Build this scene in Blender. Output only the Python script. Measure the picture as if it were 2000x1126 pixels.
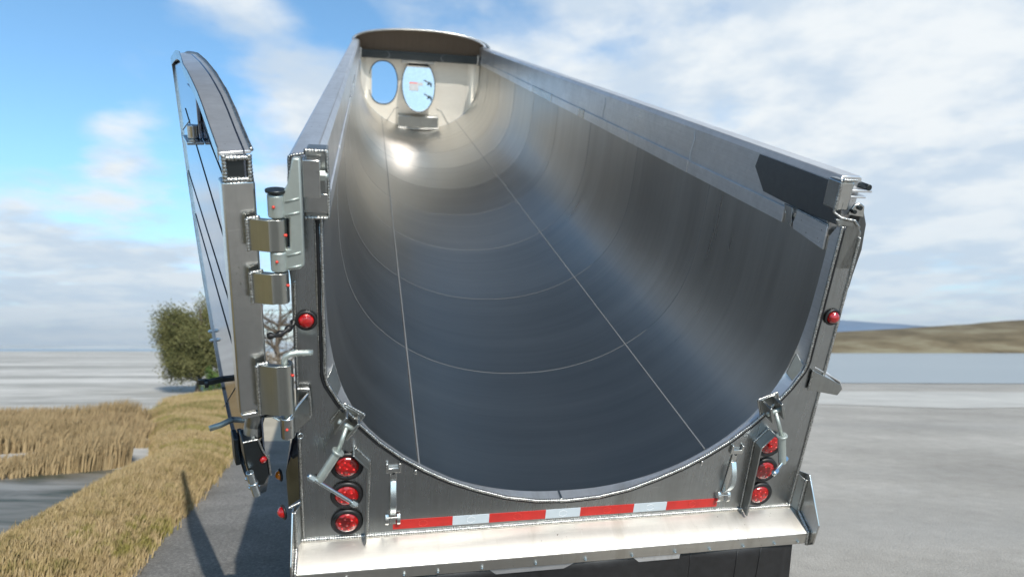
import bpy, bmesh, math, random
import numpy as np
from mathutils import Matrix, Vector, noise

for o in list(bpy.data.objects): bpy.data.objects.remove(o)
SC = bpy.context.scene
COL = SC.collection
random.seed(7); np.random.seed(7)

# ------------------------------------------------------------------ camera
CAM_H = 1.75
PITCH = math.atan((680 - 563) / 1341.07)
cd = bpy.data.cameras.new("camera"); cam = bpy.data.objects.new("camera", cd); COL.objects.link(cam)
cam.location = (0, 0, CAM_H); cam.rotation_euler = (math.pi / 2 + PITCH, 0, 0)
cd.sensor_width = 36; cd.lens = 1341.07 / 2000 * 36; cd.clip_start = 0.05; cd.clip_end = 20000
cd.dof.use_dof = True; cd.dof.focus_distance = 3.3; cd.dof.aperture_fstop = 24.14 / 13
SC.camera = cam

# trailer body frame (measured tilt of the raised dump body)
MW = Matrix(((0.979322, -0.188261, 0.074065), (0.201439, 0.873567, -0.443061), (0.01871, 0.448819, 0.893427)))
ORG = Vector((0.251413, 3.3987, 0.920224))
def b2w(p): return MW @ Vector(p) + ORG

# ------------------------------------------------------------------ sun and sky
SUN_B = Vector((0.18, -0.47, 0.85)).normalized()
SUN = (MW @ SUN_B).normalized()
SUN_EL = math.asin(SUN.z); SUN_AZ = math.atan2(SUN.x, SUN.y)
sd = bpy.data.lights.new("sun", 'SUN'); sd.energy = 5.0; sd.angle = math.radians(0.5); sd.color = (1.0, 0.94, 0.85)
so = bpy.data.objects.new("sun", sd); COL.objects.link(so)
so.rotation_euler = SUN.to_track_quat('Z', 'Y').to_euler(); so.location = (0, 0, 20)

SC.view_settings.view_transform = 'Standard'; SC.view_settings.look = 'None'
SC.view_settings.exposure = 0.0; SC.view_settings.gamma = 1.0; SC.view_settings.use_curve_mapping = False

def pixdir(px, py):
    v = Vector(((px - 1000) / 1341.07, 1.0, -(py - 563) / 1341.07)).normalized()
    return (Matrix.Rotation(PITCH, 3, 'X') @ v).normalized()

class NT:
    """tiny node-tree builder"""
    def __init__(s, nt): s.nt = nt; nt.nodes.clear()
    def n(s, t, **k):
        nd = s.nt.nodes.new(t)
        for a, b in k.items():
            if a.startswith('i_'):
                key = a[2:]; key = int(key) if key.isdigit() else key.replace('_', ' ')
                s.set(nd.inputs[key], b)
            else: setattr(nd, a, b)
        return nd
    def set(s, sock, v):
        if isinstance(v, bpy.types.NodeSocket): s.nt.links.new(v, sock)
        else: sock.default_value = v
    def math(s, op, a, b=0.0, c=0.0, clamp=False):
        nd = s.nt.nodes.new('ShaderNodeMath'); nd.operation = op; nd.use_clamp = clamp
        for i, v in enumerate((a, b, c)): s.set(nd.inputs[i], v)
        return nd.outputs[0]
    def mix(s, f, a, b, bt='MIX'):
        nd = s.nt.nodes.new('ShaderNodeMix'); nd.data_type = 'RGBA'; nd.blend_type = bt
        s.set(nd.inputs[0], f); s.set(nd.inputs[6], a); s.set(nd.inputs[7], b)
        return nd.outputs[2]
    def ramp(s, f, stops):
        nd = s.nt.nodes.new('ShaderNodeValToRGB'); cr = nd.color_ramp
        while len(cr.elements) < len(stops): cr.elements.new(0.5)
        for e, (p, c) in zip(cr.elements, stops): e.position = p; e.color = c if len(c) == 4 else (*c, 1)
        s.set(nd.inputs[0], f); return nd.outputs[0]
    def maprange(s, v, a, b, c=0.0, d=1.0, smooth=False):
        nd = s.nt.nodes.new('ShaderNodeMapRange'); nd.interpolation_type = 'SMOOTHSTEP' if smooth else 'LINEAR'
        for i, x in enumerate((v, a, b, c, d)): s.set(nd.inputs[i], x)
        return nd.outputs[0]
    def noise(s, vec, scale, detail=4.0, rough=0.55, dist=0.0):
        nd = s.nt.nodes.new('ShaderNodeTexNoise')
        s.set(nd.inputs['Vector'], vec); nd.inputs['Scale'].default_value = scale
        nd.inputs['Detail'].default_value = detail; nd.inputs['Roughness'].default_value = rough
        nd.inputs['Distortion'].default_value = dist
        return nd.outputs[0]
    def scale(s, vec, sc, loc=(0, 0, 0)):
        nd = s.nt.nodes.new('ShaderNodeMapping'); s.set(nd.inputs[0], vec)
        nd.inputs['Scale'].default_value = sc; nd.inputs['Location'].default_value = loc
        return nd.outputs[0]

W = bpy.data.worlds.new("World"); SC.world = W; W.use_nodes = True
T = NT(W.node_tree)
sky = T.n('ShaderNodeTexSky', sky_type='NISHITA', sun_disc=False)
sky.sun_elevation = SUN_EL; sky.sun_rotation = SUN_AZ; sky.air_density = 1.0; sky.dust_density = 0.4; sky.ozone_density = 1.6
tc = T.n('ShaderNodeTexCoord'); D = tc.outputs['Generated']
sep = T.n('ShaderNodeSeparateXYZ'); T.set(sep.inputs[0], D)
zc = T.math('MAXIMUM', sep.outputs[2], 0.0)
den = T.math('ADD', zc, 0.16)
cx_ = T.math('DIVIDE', sep.outputs[0], den); cy_ = T.math('DIVIDE', sep.outputs[1], den)
cmb = T.n('ShaderNodeCombineXYZ'); T.set(cmb.inputs[0], cx_); T.set(cmb.inputs[1], cy_)
n1 = T.noise(T.scale(cmb.outputs[0], (1, 1, 1), (3.1, 1.7, 0.0)), 1.9, 8.0, 0.56, 0.15)
n2 = T.noise(T.scale(cmb.outputs[0], (1, 1, 1), (9.3, 4.4, 2.0)), 4.6, 6.0, 0.55)
# (px, py, radius in radians, weight): banks of cloud and gaps of blue
BL = [(1500, 180, .42, .17), (1850, 420, .40, .22), (900, 110, .10, .10), (560, 90, .13, .12), (180, 165, .09, .17), (290, 205, .07, .15), (560, 250, .12, .12), (190, 305, .05, .14), (280, 370, .05, .16),
      (640, 230, .10, .10), (150, 480, .09, .16), (30, 395, .05, .16), (330, 555, .11, .20), (60, 610, .16, .20), (200, 300, .07, .10),
      (450, 20, .08, .10), (1150, 60, .14, .10),
      (60, 50, .22, -.24), (180, 390, .14, -.16), (330, 400, .08, -.12), (420, 200, .06, -.05), (620, 20, .10, -.16), (1010, 10, .07, -.16), (860, 25, .05, -.12), (700, 15, .06, -.10), (1455, 215, .05, -.22), (1390, 60, .05, -.10),
      (1290, 150, .05, -.14), (1200, 90, .05, -.10), (330, 330, .06, -.12), (90, 260, .08, -.12), (748, 158, .035, -.34), (250, 640, .14, .05), (1800, 600, .12, -.12)]
acc = None
for px, py, r, w in BL:
    d = pixdir(px, py)
    vd = T.n('ShaderNodeVectorMath', operation='DISTANCE'); T.set(vd.inputs[0], D); vd.inputs[1].default_value = d
    q = T.math('DIVIDE', vd.outputs['Value'], r)
    g = T.math('MULTIPLY', T.math('EXPONENT', T.math('MULTIPLY', T.math('MULTIPLY', q, q), -1.0)), w)
    acc = g if acc is None else T.math('ADD', acc, g)
# fewer clouds behind the photographer and overhead
back = T.maprange(sep.outputs[1], -0.1, 0.45, -0.20, 0.0, True)
val = T.math('ADD', T.math('ADD', T.math('MULTIPLY', n1, 0.75), T.math('MULTIPLY', n2, 0.30)), T.math('ADD', acc, back))
high = T.maprange(sep.outputs[2], 0.54, 0.80, 0.0, 1.0, True)       # the sky overhead is clear and deep
mask = T.math('MULTIPLY', T.maprange(val, 0.47, 0.74, 0.0, 1.0, True), T.math('SUBTRACT', 1.0, T.math('MULTIPLY', high, 0.92)))
shade = T.maprange(T.noise(T.scale(cmb.outputs[0], (1, 1, 1), (1.3, 7.7, 5.0)), 2.9, 7.0), 0.38, 0.64, 0.0, 1.0, True)
low = T.maprange(sep.outputs[2], 0.0, 0.28, 1.0, 0.0, True)
ccol = T.mix(T.math('MULTIPLY', shade, 0.85), (0.92, 0.97, 1.0, 1), (0.58, 0.71, 0.86, 1))
ccol = T.mix(T.math('MULTIPLY', low, 0.45), ccol, (0.62, 0.78, 0.92, 1))
skyc = T.mix(1.0, sky.outputs[0], T.mix(high, T.mix(T.maprange(sep.outputs[2], 0.03, 0.26, 0.0, 1.0, True), (1.05, 1.20, 1.42, 1), (1.10, 1.50, 1.60, 1)), (0.62, 0.60, 0.52, 1)), 'MULTIPLY')
bg1 = T.n('ShaderNodeBackground'); T.set(bg1.inputs[0], skyc); bg1.inputs[1].default_value = 0.13
bg2 = T.n('ShaderNodeBackground'); T.set(bg2.inputs[0], ccol); bg2.inputs[1].default_value = 0.99
mx = T.n('ShaderNodeMixShader'); T.set(mx.inputs[0], mask); T.set(mx.inputs[1], bg1.outputs[0]); T.set(mx.inputs[2], bg2.outputs[0])
wo = T.n('ShaderNodeOutputWorld'); T.set(wo.inputs[0], mx.outputs[0])

# ------------------------------------------------------------------ materials
def newmat(name):
    m = bpy.data.materials.new(name); m.use_nodes = True
    t = NT(m.node_tree)
    out = t.n('ShaderNodeOutputMaterial'); p = t.n('ShaderNodeBsdfPrincipled'); t.set(out.inputs[0], p.outputs[0])
    tc = t.n('ShaderNodeTexCoord')
    return m, t, p, tc.outputs['Object']

def metal(name, col, rough=0.3, rvar=0.12, brush=(1, 1, 1), bscale=60, bump=0.15, metallic=1.0, dirt=0.15, scratch=0.0, bdist=0.001):
    m, t, p, O = newmat(name)
    nb = t.noise(t.scale(O, brush), bscale, 3.0, 0.6)
    nl = t.noise(O, 3.2, 5.0, 0.6, 0.4)
    nm = t.noise(O, 22.0, 4.0, 0.6)
    c = (*col, 1); dk = (col[0] * .62, col[1] * .62, col[2] * .62, 1)
    f = t.maprange(t.math('ADD', t.math('MULTIPLY', nl, .6), t.math('MULTIPLY', nm, .4)), .38, .66)
    cc = t.mix(t.math('MULTIPLY', f, dirt * 2), c, dk)
    cc = t.mix(t.math('MULTIPLY', t.maprange(nb, .35, .65), .22), cc, dk)
    if scratch:
        a = t.noise(t.scale(O, (7, 7, 150), (1.3, 0, .2)), 1.0, 2.0, .5); b_ = t.noise(t.scale(O, (170, 9, 7), (.3, 2, .2)), 1.0, 2.0, .5)
        ga = t.noise(O, 2.3, 3.0, .6)
        m_ = t.math('ADD', t.maprange(a, .70, .76), t.maprange(b_, .72, .78), clamp=True)
        m_ = t.math('MULTIPLY', m_, t.maprange(ga, .42, .62))
        cc = t.mix(t.math('MULTIPLY', m_, scratch), cc, (min(1, col[0] * 1.9), min(1, col[1] * 1.9), min(1, col[2] * 1.9), 1))
        sp = t.noise(O, 75, 2.0, .5); sg = t.noise(O, 1.7, 2.0, .5)
        cc = t.mix(t.math('MULTIPLY', t.maprange(sp, .70, .75), t.maprange(sg, .5, .6)), cc, (.10, .085, .06, 1))
        wash = t.noise(t.scale(O, (6, 1, .8)), 1.0, 5.0, .65, .6)
        cc = t.mix(t.math('MULTIPLY', t.maprange(wash, .52, .72, smooth=True), .38), cc, (col[0] * .55, col[1] * .52, col[2] * .47, 1))
    t.set(p.inputs['Base Color'], cc)
    t.set(p.inputs['Roughness'], t.math('ADD', rough - rvar / 2, t.math('MULTIPLY', t.math('ADD', t.math('MULTIPLY', nb, .5), t.math('MULTIPLY', nl, .5)), rvar)))
    p.inputs['Metallic'].default_value = metallic
    if bump:
        b = t.n('ShaderNodeBump'); b.inputs['Strength'].default_value = bump; b.inputs['Distance'].default_value = bdist
        t.set(b.inputs['Height'], t.math('ADD', t.math('MULTIPLY', nb, .6), t.math('MULTIPLY', nl, 3.0)))
        t.set(p.inputs['Normal'], b.outputs[0])
    return m

def plain(name, col, rough=0.5, var=0.2, nscale=30, metallic=0.0, coat=0.0, bump=0.0, spec=0.5):
    m, t, p, O = newmat(name)
    n = t.noise(O, nscale, 4.0, 0.6)
    cc = t.mix(t.maprange(n, .3, .7), (*[c * (1 - var) for c in col], 1), (*[min(1, c * (1 + var)) for c in col], 1))
    t.set(p.inputs['Base Color'], cc); p.inputs['Roughness'].default_value = rough
    p.inputs['Metallic'].default_value = metallic; p.inputs['Coat Weight'].default_value = coat
    p.inputs['Specular IOR Level'].default_value = spec
    if bump:
        b = t.n('ShaderNodeBump'); b.inputs['Strength'].default_value = bump; b.inputs['Distance'].default_value = 0.004
        t.set(b.inputs['Height'], n); t.set(p.inputs['Normal'], b.outputs[0])
    return m

M = {}
M['sheet'] = metal('rear_sheet_aluminium', (0.44, 0.455, 0.46), 0.28, 0.16, (1, 1, .04), 70, 0.10, dirt=.2, scratch=.6)
M['apron'] = metal('apron_aluminium', (0.63, 0.605, 0.56), 0.42, 0.16, (.05, 1, 1), 60, 0.12, dirt=.16, scratch=.5)
M['rail'] = metal('rail_aluminium', (0.84, 0.85, 0.87), 0.30, 0.16, (.6, .03, 3), 40, 0.12, dirt=.25, scratch=.7, metallic=.82)
M['bright'] = metal('bright_aluminium', (0.66, 0.66, 0.64), 0.24, 0.16, (1, 1, .08), 50, 0.15, dirt=.3, scratch=.5)
M['mid'] = metal('plate_aluminium', (0.42, 0.43, 0.42), 0.32, 0.16, (1, 1, .06), 60, 0.12, dirt=.25, scratch=.5)
M['olive'] = metal('hinge_aluminium', (0.50, 0.51, 0.475), 0.30, 0.1, (1, 1, .03), 80, 0.08, dirt=.15)
M['dark'] = metal('dark_aluminium', (0.075, 0.085, 0.09), 0.42, 0.14, (1, .1, 1), 40, 0.12, dirt=.2)
M['galv'] = metal('galvanised_steel', (0.50, 0.55, 0.52), 0.48, 0.16, (1, 1, 1), 30, 0.2, metallic=.75, dirt=.25)
M['zinc'] = metal('zinc_steel', (0.62, 0.68, 0.70), 0.26, 0.1, (1, 1, 1), 60, 0.1, dirt=.2)
M['mirror'] = metal('mirror_aluminium', (0.30, 0.34, 0.43), 0.10, 0.07, (1, 1, .05), 20, 0.03, dirt=.12)
M['hatch'] = metal('hatch_mirror', (0.70, 0.66, 0.64), 0.06, 0.03, (1, 1, 1), 20, 0.02, dirt=.05)
M['bulk'] = metal('bulkhead_aluminium', (0.93, 0.88, 0.79), 0.34, 0.12, (.2, 1, 1), 6, 0.12, metallic=.5, dirt=.08)
M['rubber'] = plain('black_rubber', (0.012, 0.012, 0.013), 0.45, .3, 20, bump=.3)
M['gasket'] = plain('black_seal', (0.010, 0.011, 0.013), 0.30, .3, 20)
M['red_tape'] = plain('red_reflective_tape', (0.50, 0.018, 0.014), 0.35, .12, 14, coat=.3)
M['white_tape'] = plain('white_reflective_tape', (0.50, 0.56, 0.60), 0.35, .05, 14, coat=.3)
M['orange_dot'] = plain('red_paint_mark', (0.62, 0.05, 0.03), 0.4)
M['ink'] = plain('black_ink', (0.01, 0.01, 0.01), 0.6)
M['white'] = plain('white_label', (0.75, 0.75, 0.76), 0.4)
M['amber'] = plain('amber_plastic', (0.62, 0.18, 0.01), 0.15, .3, 90, coat=1)

def weldmat():
    m, t, p, O = newmat('weld_bead')
    n = t.noise(O, 160, 3.0, 0.6); n2 = t.noise(O, 14, 3, .6)
    t.set(p.inputs['Base Color'], t.mix(t.maprange(n, .35, .65), (.22, .22, .21, 1), (.68, .68, .66, 1)))
    t.set(p.inputs['Roughness'], t.math('ADD', .18, t.math('MULTIPLY', n2, .3)))
    p.inputs['Metallic'].default_value = 1.0
    b = t.n('ShaderNodeBump'); b.inputs['Strength'].default_value = .6; b.inputs['Distance'].default_value = .003
    t.set(b.inputs['Height'], n); t.set(p.inputs['Normal'], b.outputs[0])
    return m
M['weld'] = weldmat()

def lensmat(name, col, dots):
    m, t, p, O = newmat(name)
    v = t.n('ShaderNodeTexVoronoi', feature='F1'); t.set(v.inputs['Vector'], O); v.inputs['Scale'].default_value = dots
    f = t.maprange(v.outputs[0], .05, .45, 1, 0, True)
    t.set(p.inputs['Base Color'], t.mix(f, (col[0] * .5, col[1] * .4, col[2] * .4, 1), (*col, 1)))
    p.inputs['Roughness'].default_value = .12; p.inputs['Coat Weight'].default_value = 1.0; p.inputs['Coat Roughness'].default_value = .04
    b = t.n('ShaderNodeBump'); b.inputs['Strength'].default_value = .9; b.inputs['Distance'].default_value = .006
    t.set(b.inputs['Height'], v.outputs[0]); t.set(p.inputs['Normal'], b.outputs[0])
    return m
M['red_lens'] = lensmat('red_lens', (0.58, 0.006, 0.006), 42)
M['led'] = plain('led_reflector', (0.80, 0.03, 0.025), 0.08, .2, 60, coat=1)

def tubmat():
    """brushed grey sheet lining the round body: brushing runs round the hoop, plates differ a little"""
    m, t, p, O = newmat('tub_aluminium')
    uvn = t.n('ShaderNodeUVMap'); uvn.uv_map = 'UVMap'
    UV = uvn.outputs[0]
    s = t.n('ShaderNodeSeparateXYZ'); t.set(s.inputs[0], UV)   # x: along hoop, y: along the body
    ring = t.noise(t.scale(UV, (.10, 1.6, 1)), 2.2, 6.0, 0.72)      # wide rings
    fine = t.noise(t.scale(UV, (.25, 26, 1)), 6.0, 4.0, 0.7)         # fine circumferential brushing
    vert = t.noise(t.scale(UV, (30, 1.2, 1)), 5.0, 3.0, 0.6)        # faint rolling marks along the body
    blot = t.noise(O, 1.6, 5.0, 0.6)
    spk = t.noise(O, 180, 2.0, .5)
    plate = t.n('ShaderNodeTexWhiteNoise', noise_dimensions='1D')
    t.set(plate.inputs['W'], t.math('FLOOR', t.math('DIVIDE', s.outputs[1], 1.22)))
    f = t.math('ADD', t.math('MULTIPLY', t.maprange(ring, .30, .75), .30), t.math('ADD', t.math('MULTIPLY', fine, .16), t.math('MULTIPLY', plate.outputs[0], .15)))
    c = t.mix(f, (.34, .325, .30, 1), (.90, .87, .81, 1))
    c = t.mix(t.maprange(spk, .78, .82), c, (.7, .7, .7, 1))
    t.set(p.inputs['Base Color'], c)
    r = t.math('ADD', .17, t.math('ADD', t.math('MULTIPLY', ring, .22), t.math('MULTIPLY', blot, .06)))
    t.set(p.inputs['Roughness'], r)
    p.inputs['Metallic'].default_value = 1.0
    p.inputs['Anisotropic'].default_value = .65
    tg = t.n('ShaderNodeTangent', direction_type='UV_MAP'); tg.uv_map = 'UVMap'
    t.set(p.inputs['Tangent'], tg.outputs[0]); p.inputs['Anisotropic Rotation'].default_value = 0.0
    b = t.n('ShaderNodeBump'); b.inputs['Strength'].default_value = .12; b.inputs['Distance'].default_value = .004
    t.set(b.inputs['Height'], t.math('ADD', t.math('MULTIPLY', fine, .22), t.math('ADD', t.math('MULTIPLY', vert, .15), t.math('MULTIPLY', ring, .35))))
    t.set(p.inputs['Normal'], b.outputs[0])
    return m
M['tub'] = tubmat()

# ------------------------------------------------------------------ mesh helpers
def link(name, bm, mat, parent=None, bevel=0.0, smooth=False, label=None, recalc=True):
    me = bpy.data.meshes.new(name)
    if recalc: bmesh.ops.recalc_face_normals(bm, faces=bm.faces)
    bm.to_mesh(me); bm.free()
    if smooth:
        for p in me.polygons: p.use_smooth = True
    o = bpy.data.objects.new(name, me); COL.objects.link(o)
    if mat: me.materials.append(mat)
    if parent: o.parent = parent
    if bevel:
        b = o.modifiers.new('bevel', 'BEVEL'); b.width = bevel; b.segments = 2; b.limit_method = 'ANGLE'; b.angle_limit = math.radians(40)
        for p in me.polygons: p.use_smooth = True
        try: me.set_sharp_from_angle(angle=math.radians(35))
        except Exception: pass
    if label: o['label'] = label
    return o

def add_box(bm, a, b, rot=None, piv=None):
    vs = []
    for x in (a[0], b[0]):
        for y in (a[1], b[1]):
            for z in (a[2], b[2]): vs.append(Vector((x, y, z)))
    if rot is not None:
        piv = Vector(piv) if piv is not None else (Vector(a) + Vector(b)) / 2
        vs = [rot @ (v - piv) + piv for v in vs]
    v = [bm.verts.new(q) for q in vs]
    for f in ((0, 1, 3, 2), (4, 6, 7, 5), (0, 4, 5, 1), (2, 3, 7, 6), (0, 2, 6, 4), (1, 5, 7, 3)): bm.faces.new([v[i] for i in f])

def add_prism(bm, pts, ext):
    """closed polygon (3D pts) extruded by vector ext"""
    e = Vector(ext); a = [bm.verts.new(Vector(p)) for p in pts]; b = [bm.verts.new(Vector(p) + e) for p in pts]
    bm.faces.new(a); bm.faces.new(list(reversed(b)))
    for i in range(len(a)):
        j = (i + 1) % len(a); bm.faces.new((a[i], b[i], b[j], a[j]))

def frame(d):
    d = Vector(d).normalized(); u = d.orthogonal().normalized(); return u, d.cross(u).normalized()

def add_cyl(bm, a, b, r, r2=None, n=20, cap=True):
    a = Vector(a); b = Vector(b); r2 = r if r2 is None else r2; u, w = frame(b - a); A = []; B = []
    for i in range(n):
        t = 2 * math.pi * i / n; o = u * math.cos(t) + w * math.sin(t)
        A.append(bm.verts.new(a + o * r)); B.append(bm.verts.new(b + o * r2))
    for i in range(n): j = (i + 1) % n; bm.faces.new((A[i], A[j], B[j], B[i]))
    if cap: bm.faces.new(list(reversed(A))); bm.faces.new(B)

def resample(pts, step, closed=False):
    P = [Vector(p) for p in pts]
    if closed: P.append(P[0])
    out = [P[0].copy()]; 
    L = [0]
    for i in range(1, len(P)): L.append(L[-1] + (P[i] - P[i - 1]).length)
    n = max(2, int(L[-1] / step)); out = []; k = 0
    for i in range(n + 1):
        s = L[-1] * i / n
        while k < len(L) - 2 and L[k + 1] < s: k += 1
        d = L[k + 1] - L[k]; out.append(P[k].lerp(P[k + 1], (s - L[k]) / d if d > 0 else 0))
    return out

def add_tube(bm, pts, r, n=10, rf=None, cap=True):
    P = [Vector(p) for p in pts]; N = len(P); rings = []; up = None
    for i in range(N):
        d = (P[min(i + 1, N - 1)] - P[max(i - 1, 0)]).normalized()
        if up is None: up = d.orthogonal().normalized()
        up = (up - d * up.dot(d)).normalized(); w = d.cross(up)
        rr = r if rf is None else r * rf(i)
        rings.append([bm.verts.new(P[i] + (up * math.cos(2 * math.pi * k / n) + w * math.sin(2 * math.pi * k / n)) * rr) for k in range(n)])
    for i in range(N - 1):
        for k in range(n):
            j = (k + 1) % n; bm.faces.new((rings[i][k], rings[i][j], rings[i + 1][j], rings[i + 1][k]))
    if cap: bm.faces.new(list(reversed(rings[0]))); bm.faces.new(rings[-1])

def add_weld(bm, pts, r=0.006, pitch=0.009, n=8):
    """stacked-coin weld bead"""
    r *= .82; P = resample(pts, pitch / 4)
    add_tube(bm, P, r, n, rf=lambda i: (0.80 + 0.32 * abs(math.sin(math.pi * i / 4.0 + .4))) * (1 + .18 * noise.noise(Vector((i * .07, r * 100, 0)))))

def weld(pts, parent, r=0.006, pitch=0.009, name='weld_bead'):
    bm = bmesh.new(); add_weld(bm, pts, r, pitch); return link(name, bm, M['weld'], parent, smooth=True)

def add_strip(bm, pts, w, t):
    """ribbon through pts: half-width vector w, thickness vector t"""
    w = Vector(w); t = Vector(t); R = []
    for p in pts:
        p = Vector(p); R.append([bm.verts.new(p - w), bm.verts.new(p + w), bm.verts.new(p + w + t), bm.verts.new(p - w + t)])
    for a, b in zip(R, R[1:]):
        for k in range(4): j = (k + 1) % 4; bm.faces.new((a[k], a[j], b[j], b[k]))
    bm.faces.new(R[0]); bm.faces.new(list(reversed(R[-1])))

def add_dome(bm, c, axis, r, h, n=28, m=6, base=0.0):
    c = Vector(c); ax = Vector(axis).normalized(); u, w = frame(ax); prev = None
    for j in range(m):
        a = math.pi / 2 * j / m; rr = r * math.cos(a); z = h * math.sin(a)
        ring = [bm.verts.new(c + ax * z + (u * math.cos(2 * math.pi * i / n) + w * math.sin(2 * math.pi * i / n)) * rr) for i in range(n)]
        if prev:
            for i in range(n): k = (i + 1) % n; bm.faces.new((prev[i], prev[k], ring[k], ring[i]))
        else: bm.faces.new(list(reversed(ring)))
        prev = ring
    top = bm.verts.new(c + ax * h)
    for i in range(n): bm.faces.new((prev[i], prev[(i + 1) % n], top))

def add_ring(bm, c, axis, R, r, n=40, m=10, sq=1.0):
    c = Vector(c); ax = Vector(axis).normalized(); u, w = frame(ax); G = []
    for i in range(n):
        t = 2 * math.pi * i / n; o = u * math.cos(t) + w * math.sin(t)
        G.append([bm.verts.new(c + o * (R + r * math.cos(2 * math.pi * k / m)) + ax * r * sq * math.sin(2 * math.pi * k / m)) for k in range(m)])
    for i in range(n):
        for k in range(m):
            a = (i + 1) % n; b = (k + 1) % m; bm.faces.new((G[i][k], G[a][k], G[a][b], G[i][b]))

def BM(): return bmesh.new()
def box(name, a, b, mat, parent, bevel=.003, rot=None, piv=None, label=None):
    bm = BM(); add_box(bm, a, b, rot, piv); return link(name, bm, M[mat], parent, bevel=bevel, label=label)
def prism(name, pts, ext, mat, parent, bevel=.003, label=None):
    bm = BM(); add_prism(bm, pts, ext); return link(name, bm, M[mat], parent, bevel=bevel, label=label)
def cyl(name, a, b, r, mat, parent, r2=None, bevel=.0015, n=20):
    bm = BM(); add_cyl(bm, a, b, r, r2, n); return link(name, bm, M[mat], parent, bevel=bevel)

def thing(name, label, cat, mat4=None, group=None):
    o = bpy.data.objects.new(name, None); COL.objects.link(o); o.empty_display_size = .3
    if mat4 is not None: o.matrix_world = mat4
    o['label'] = label; o['category'] = cat
    if group: o['group'] = group
    return o

# ================================================================== THE DUMP TRAILER
TR = thing('dump_trailer', 'polished aluminium half-round dump trailer with its empty body raised and its rear gate swung open', 'dump trailer',
           Matrix.Translation(ORG) @ MW.to_4x4())
LEN = 11.0
HALF = [(0, .142), (.15, .147), (.30, .170), (.44, .208), (.58, .264), (.715, .343), (.82, .425), (.91, .520), (.98, .630), (1.03, .745), (1.062, .87), (1.08, 1.0), (1.088, 1.15), (1.09, 1.30), (1.09, 1.44)]
def spline(pts, step):
    P = [Vector((p[0], 0, p[1])) for p in pts]; out = []
    for i in range(len(P) - 1):
        p0 = P[max(i - 1, 0)] if i > 0 else Vector((-P[1].x, 0, P[1].z)); p1 = P[i]; p2 = P[i + 1]; p3 = P[min(i + 2, len(P) - 1)]
        n = max(1, int((p2 - p1).length / step))
        for k in range(n):
            t = k / n
            out.append(0.5 * ((2 * p1) + (-p0 + p2) * t + (2 * p0 - 5 * p1 + 4 * p2 - p3) * t * t + (-p0 + 3 * p1 - 3 * p2 + p3) * t ** 3))
    out.append(P[-1]); return out
hp = spline(HALF, .04)
PROF = [Vector((-p.x, 0, p.z)) for p in reversed(hp[1:])] + hp         # left top -> bottom -> right top
ARC = [0]
for a, b in zip(PROF, PROF[1:]): ARC.append(ARC[-1] + (b - a).length)
PN = []
for i in range(len(PROF)):
    d = (PROF[min(i + 1, len(PROF) - 1)] - PROF[max(i - 1, 0)]).normalized(); PN.append(Vector((d.z, 0, -d.x)))   # outward
def prof_at(x):
    for i in range(len(PROF) - 1):
        if PROF[i].x <= x <= PROF[i + 1].x and PROF[i + 1].x > PROF[i].x:
            t = (x - PROF[i].x) / (PROF[i + 1].x - PROF[i].x); return PROF[i].lerp(PROF[i + 1], t), PN[i].lerp(PN[i + 1], t)

# --- tub
def build_tub():
    bm = BM(); uv = bm.loops.layers.uv.new('UVMap'); Y0 = .05
    ys = [Y0]
    y = 1.22
    while y < LEN: ys += [y - .006, y + .006]; y += 1.22
    ys.append(LEN)
    yy = []
    for a, b in zip(ys, ys[1:]):
        n = max(1, int((b - a) / .3)); yy += [a + (b - a) * k / n for k in range(n)]
    yy.append(LEN)
    inn = []; outr = []
    for y in yy:
        # plates pull in very slightly at each hoop weld
        w = .0035 * math.sin(math.pi * ((y % 1.22) / 1.22))
        inn.append([bm.verts.new(p + n * w + Vector((0, y, 0))) for p, n in zip(PROF, PN)])
        outr.append([bm.verts.new(p + n * .010 + Vector((0, y, 0))) for p, n in zip(PROF, PN)])
    for i in range(len(yy) - 1):
        for k in range(len(PROF) - 1):
            f = bm.faces.new((inn[i][k], inn[i][k + 1], inn[i + 1][k + 1], inn[i + 1][k]))
            for lp, (u, v) in zip(f.loops, ((ARC[k], yy[i]), (ARC[k + 1], yy[i]), (ARC[k + 1], yy[i + 1]), (ARC[k], yy[i + 1]))): lp[uv].uv = (u, v)
            f = bm.faces.new((outr[i][k], outr[i + 1][k], outr[i + 1][k + 1], outr[i][k + 1]))
            for lp, (u, v) in zip(f.loops, ((ARC[k], yy[i]), (ARC[k], yy[i + 1]), (ARC[k + 1], yy[i + 1]), (ARC[k + 1], yy[i]))): lp[uv].uv = (u, v)
    for i in (0, len(yy) - 1):
        for k in range(len(PROF) - 1):
            q = [bm.verts.new(v.co) for v in (inn[i][k], outr[i][k], outr[i][k + 1], inn[i][k + 1])]; bm.faces.new(q if i == 0 else tuple(reversed(q)))
    return link('tub', bm, M['tub'], TR, smooth=True, recalc=False)
tub = build_tub()
M['seam'] = metal('seam_aluminium', (.22, .23, .24), .50, .1, (1, 1, 1), 40, .1, metallic=.25, dirt=.2)
M['tip'] = metal('bright_smear', (.62, .63, .64), .5, .1, (1, 1, 1), 40, .1, dirt=.1, metallic=.4)
for sx in (-.70, .70):
    p, n = prof_at(sx); bm = BM()
    dx = .0028
    pa, _ = prof_at(sx - dx); pb, _ = prof_at(sx + dx); inw = -n * .0022
    for y0, y1 in ((.06, LEN - .02),):
        add_strip(bm, [(p.x, y, p.z) for y in (y0, y1)], (pb - pa) / 2, inw * 1.6)
    link('seam', bm, M['seam'], tub)
y = 1.22; k = 0
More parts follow.
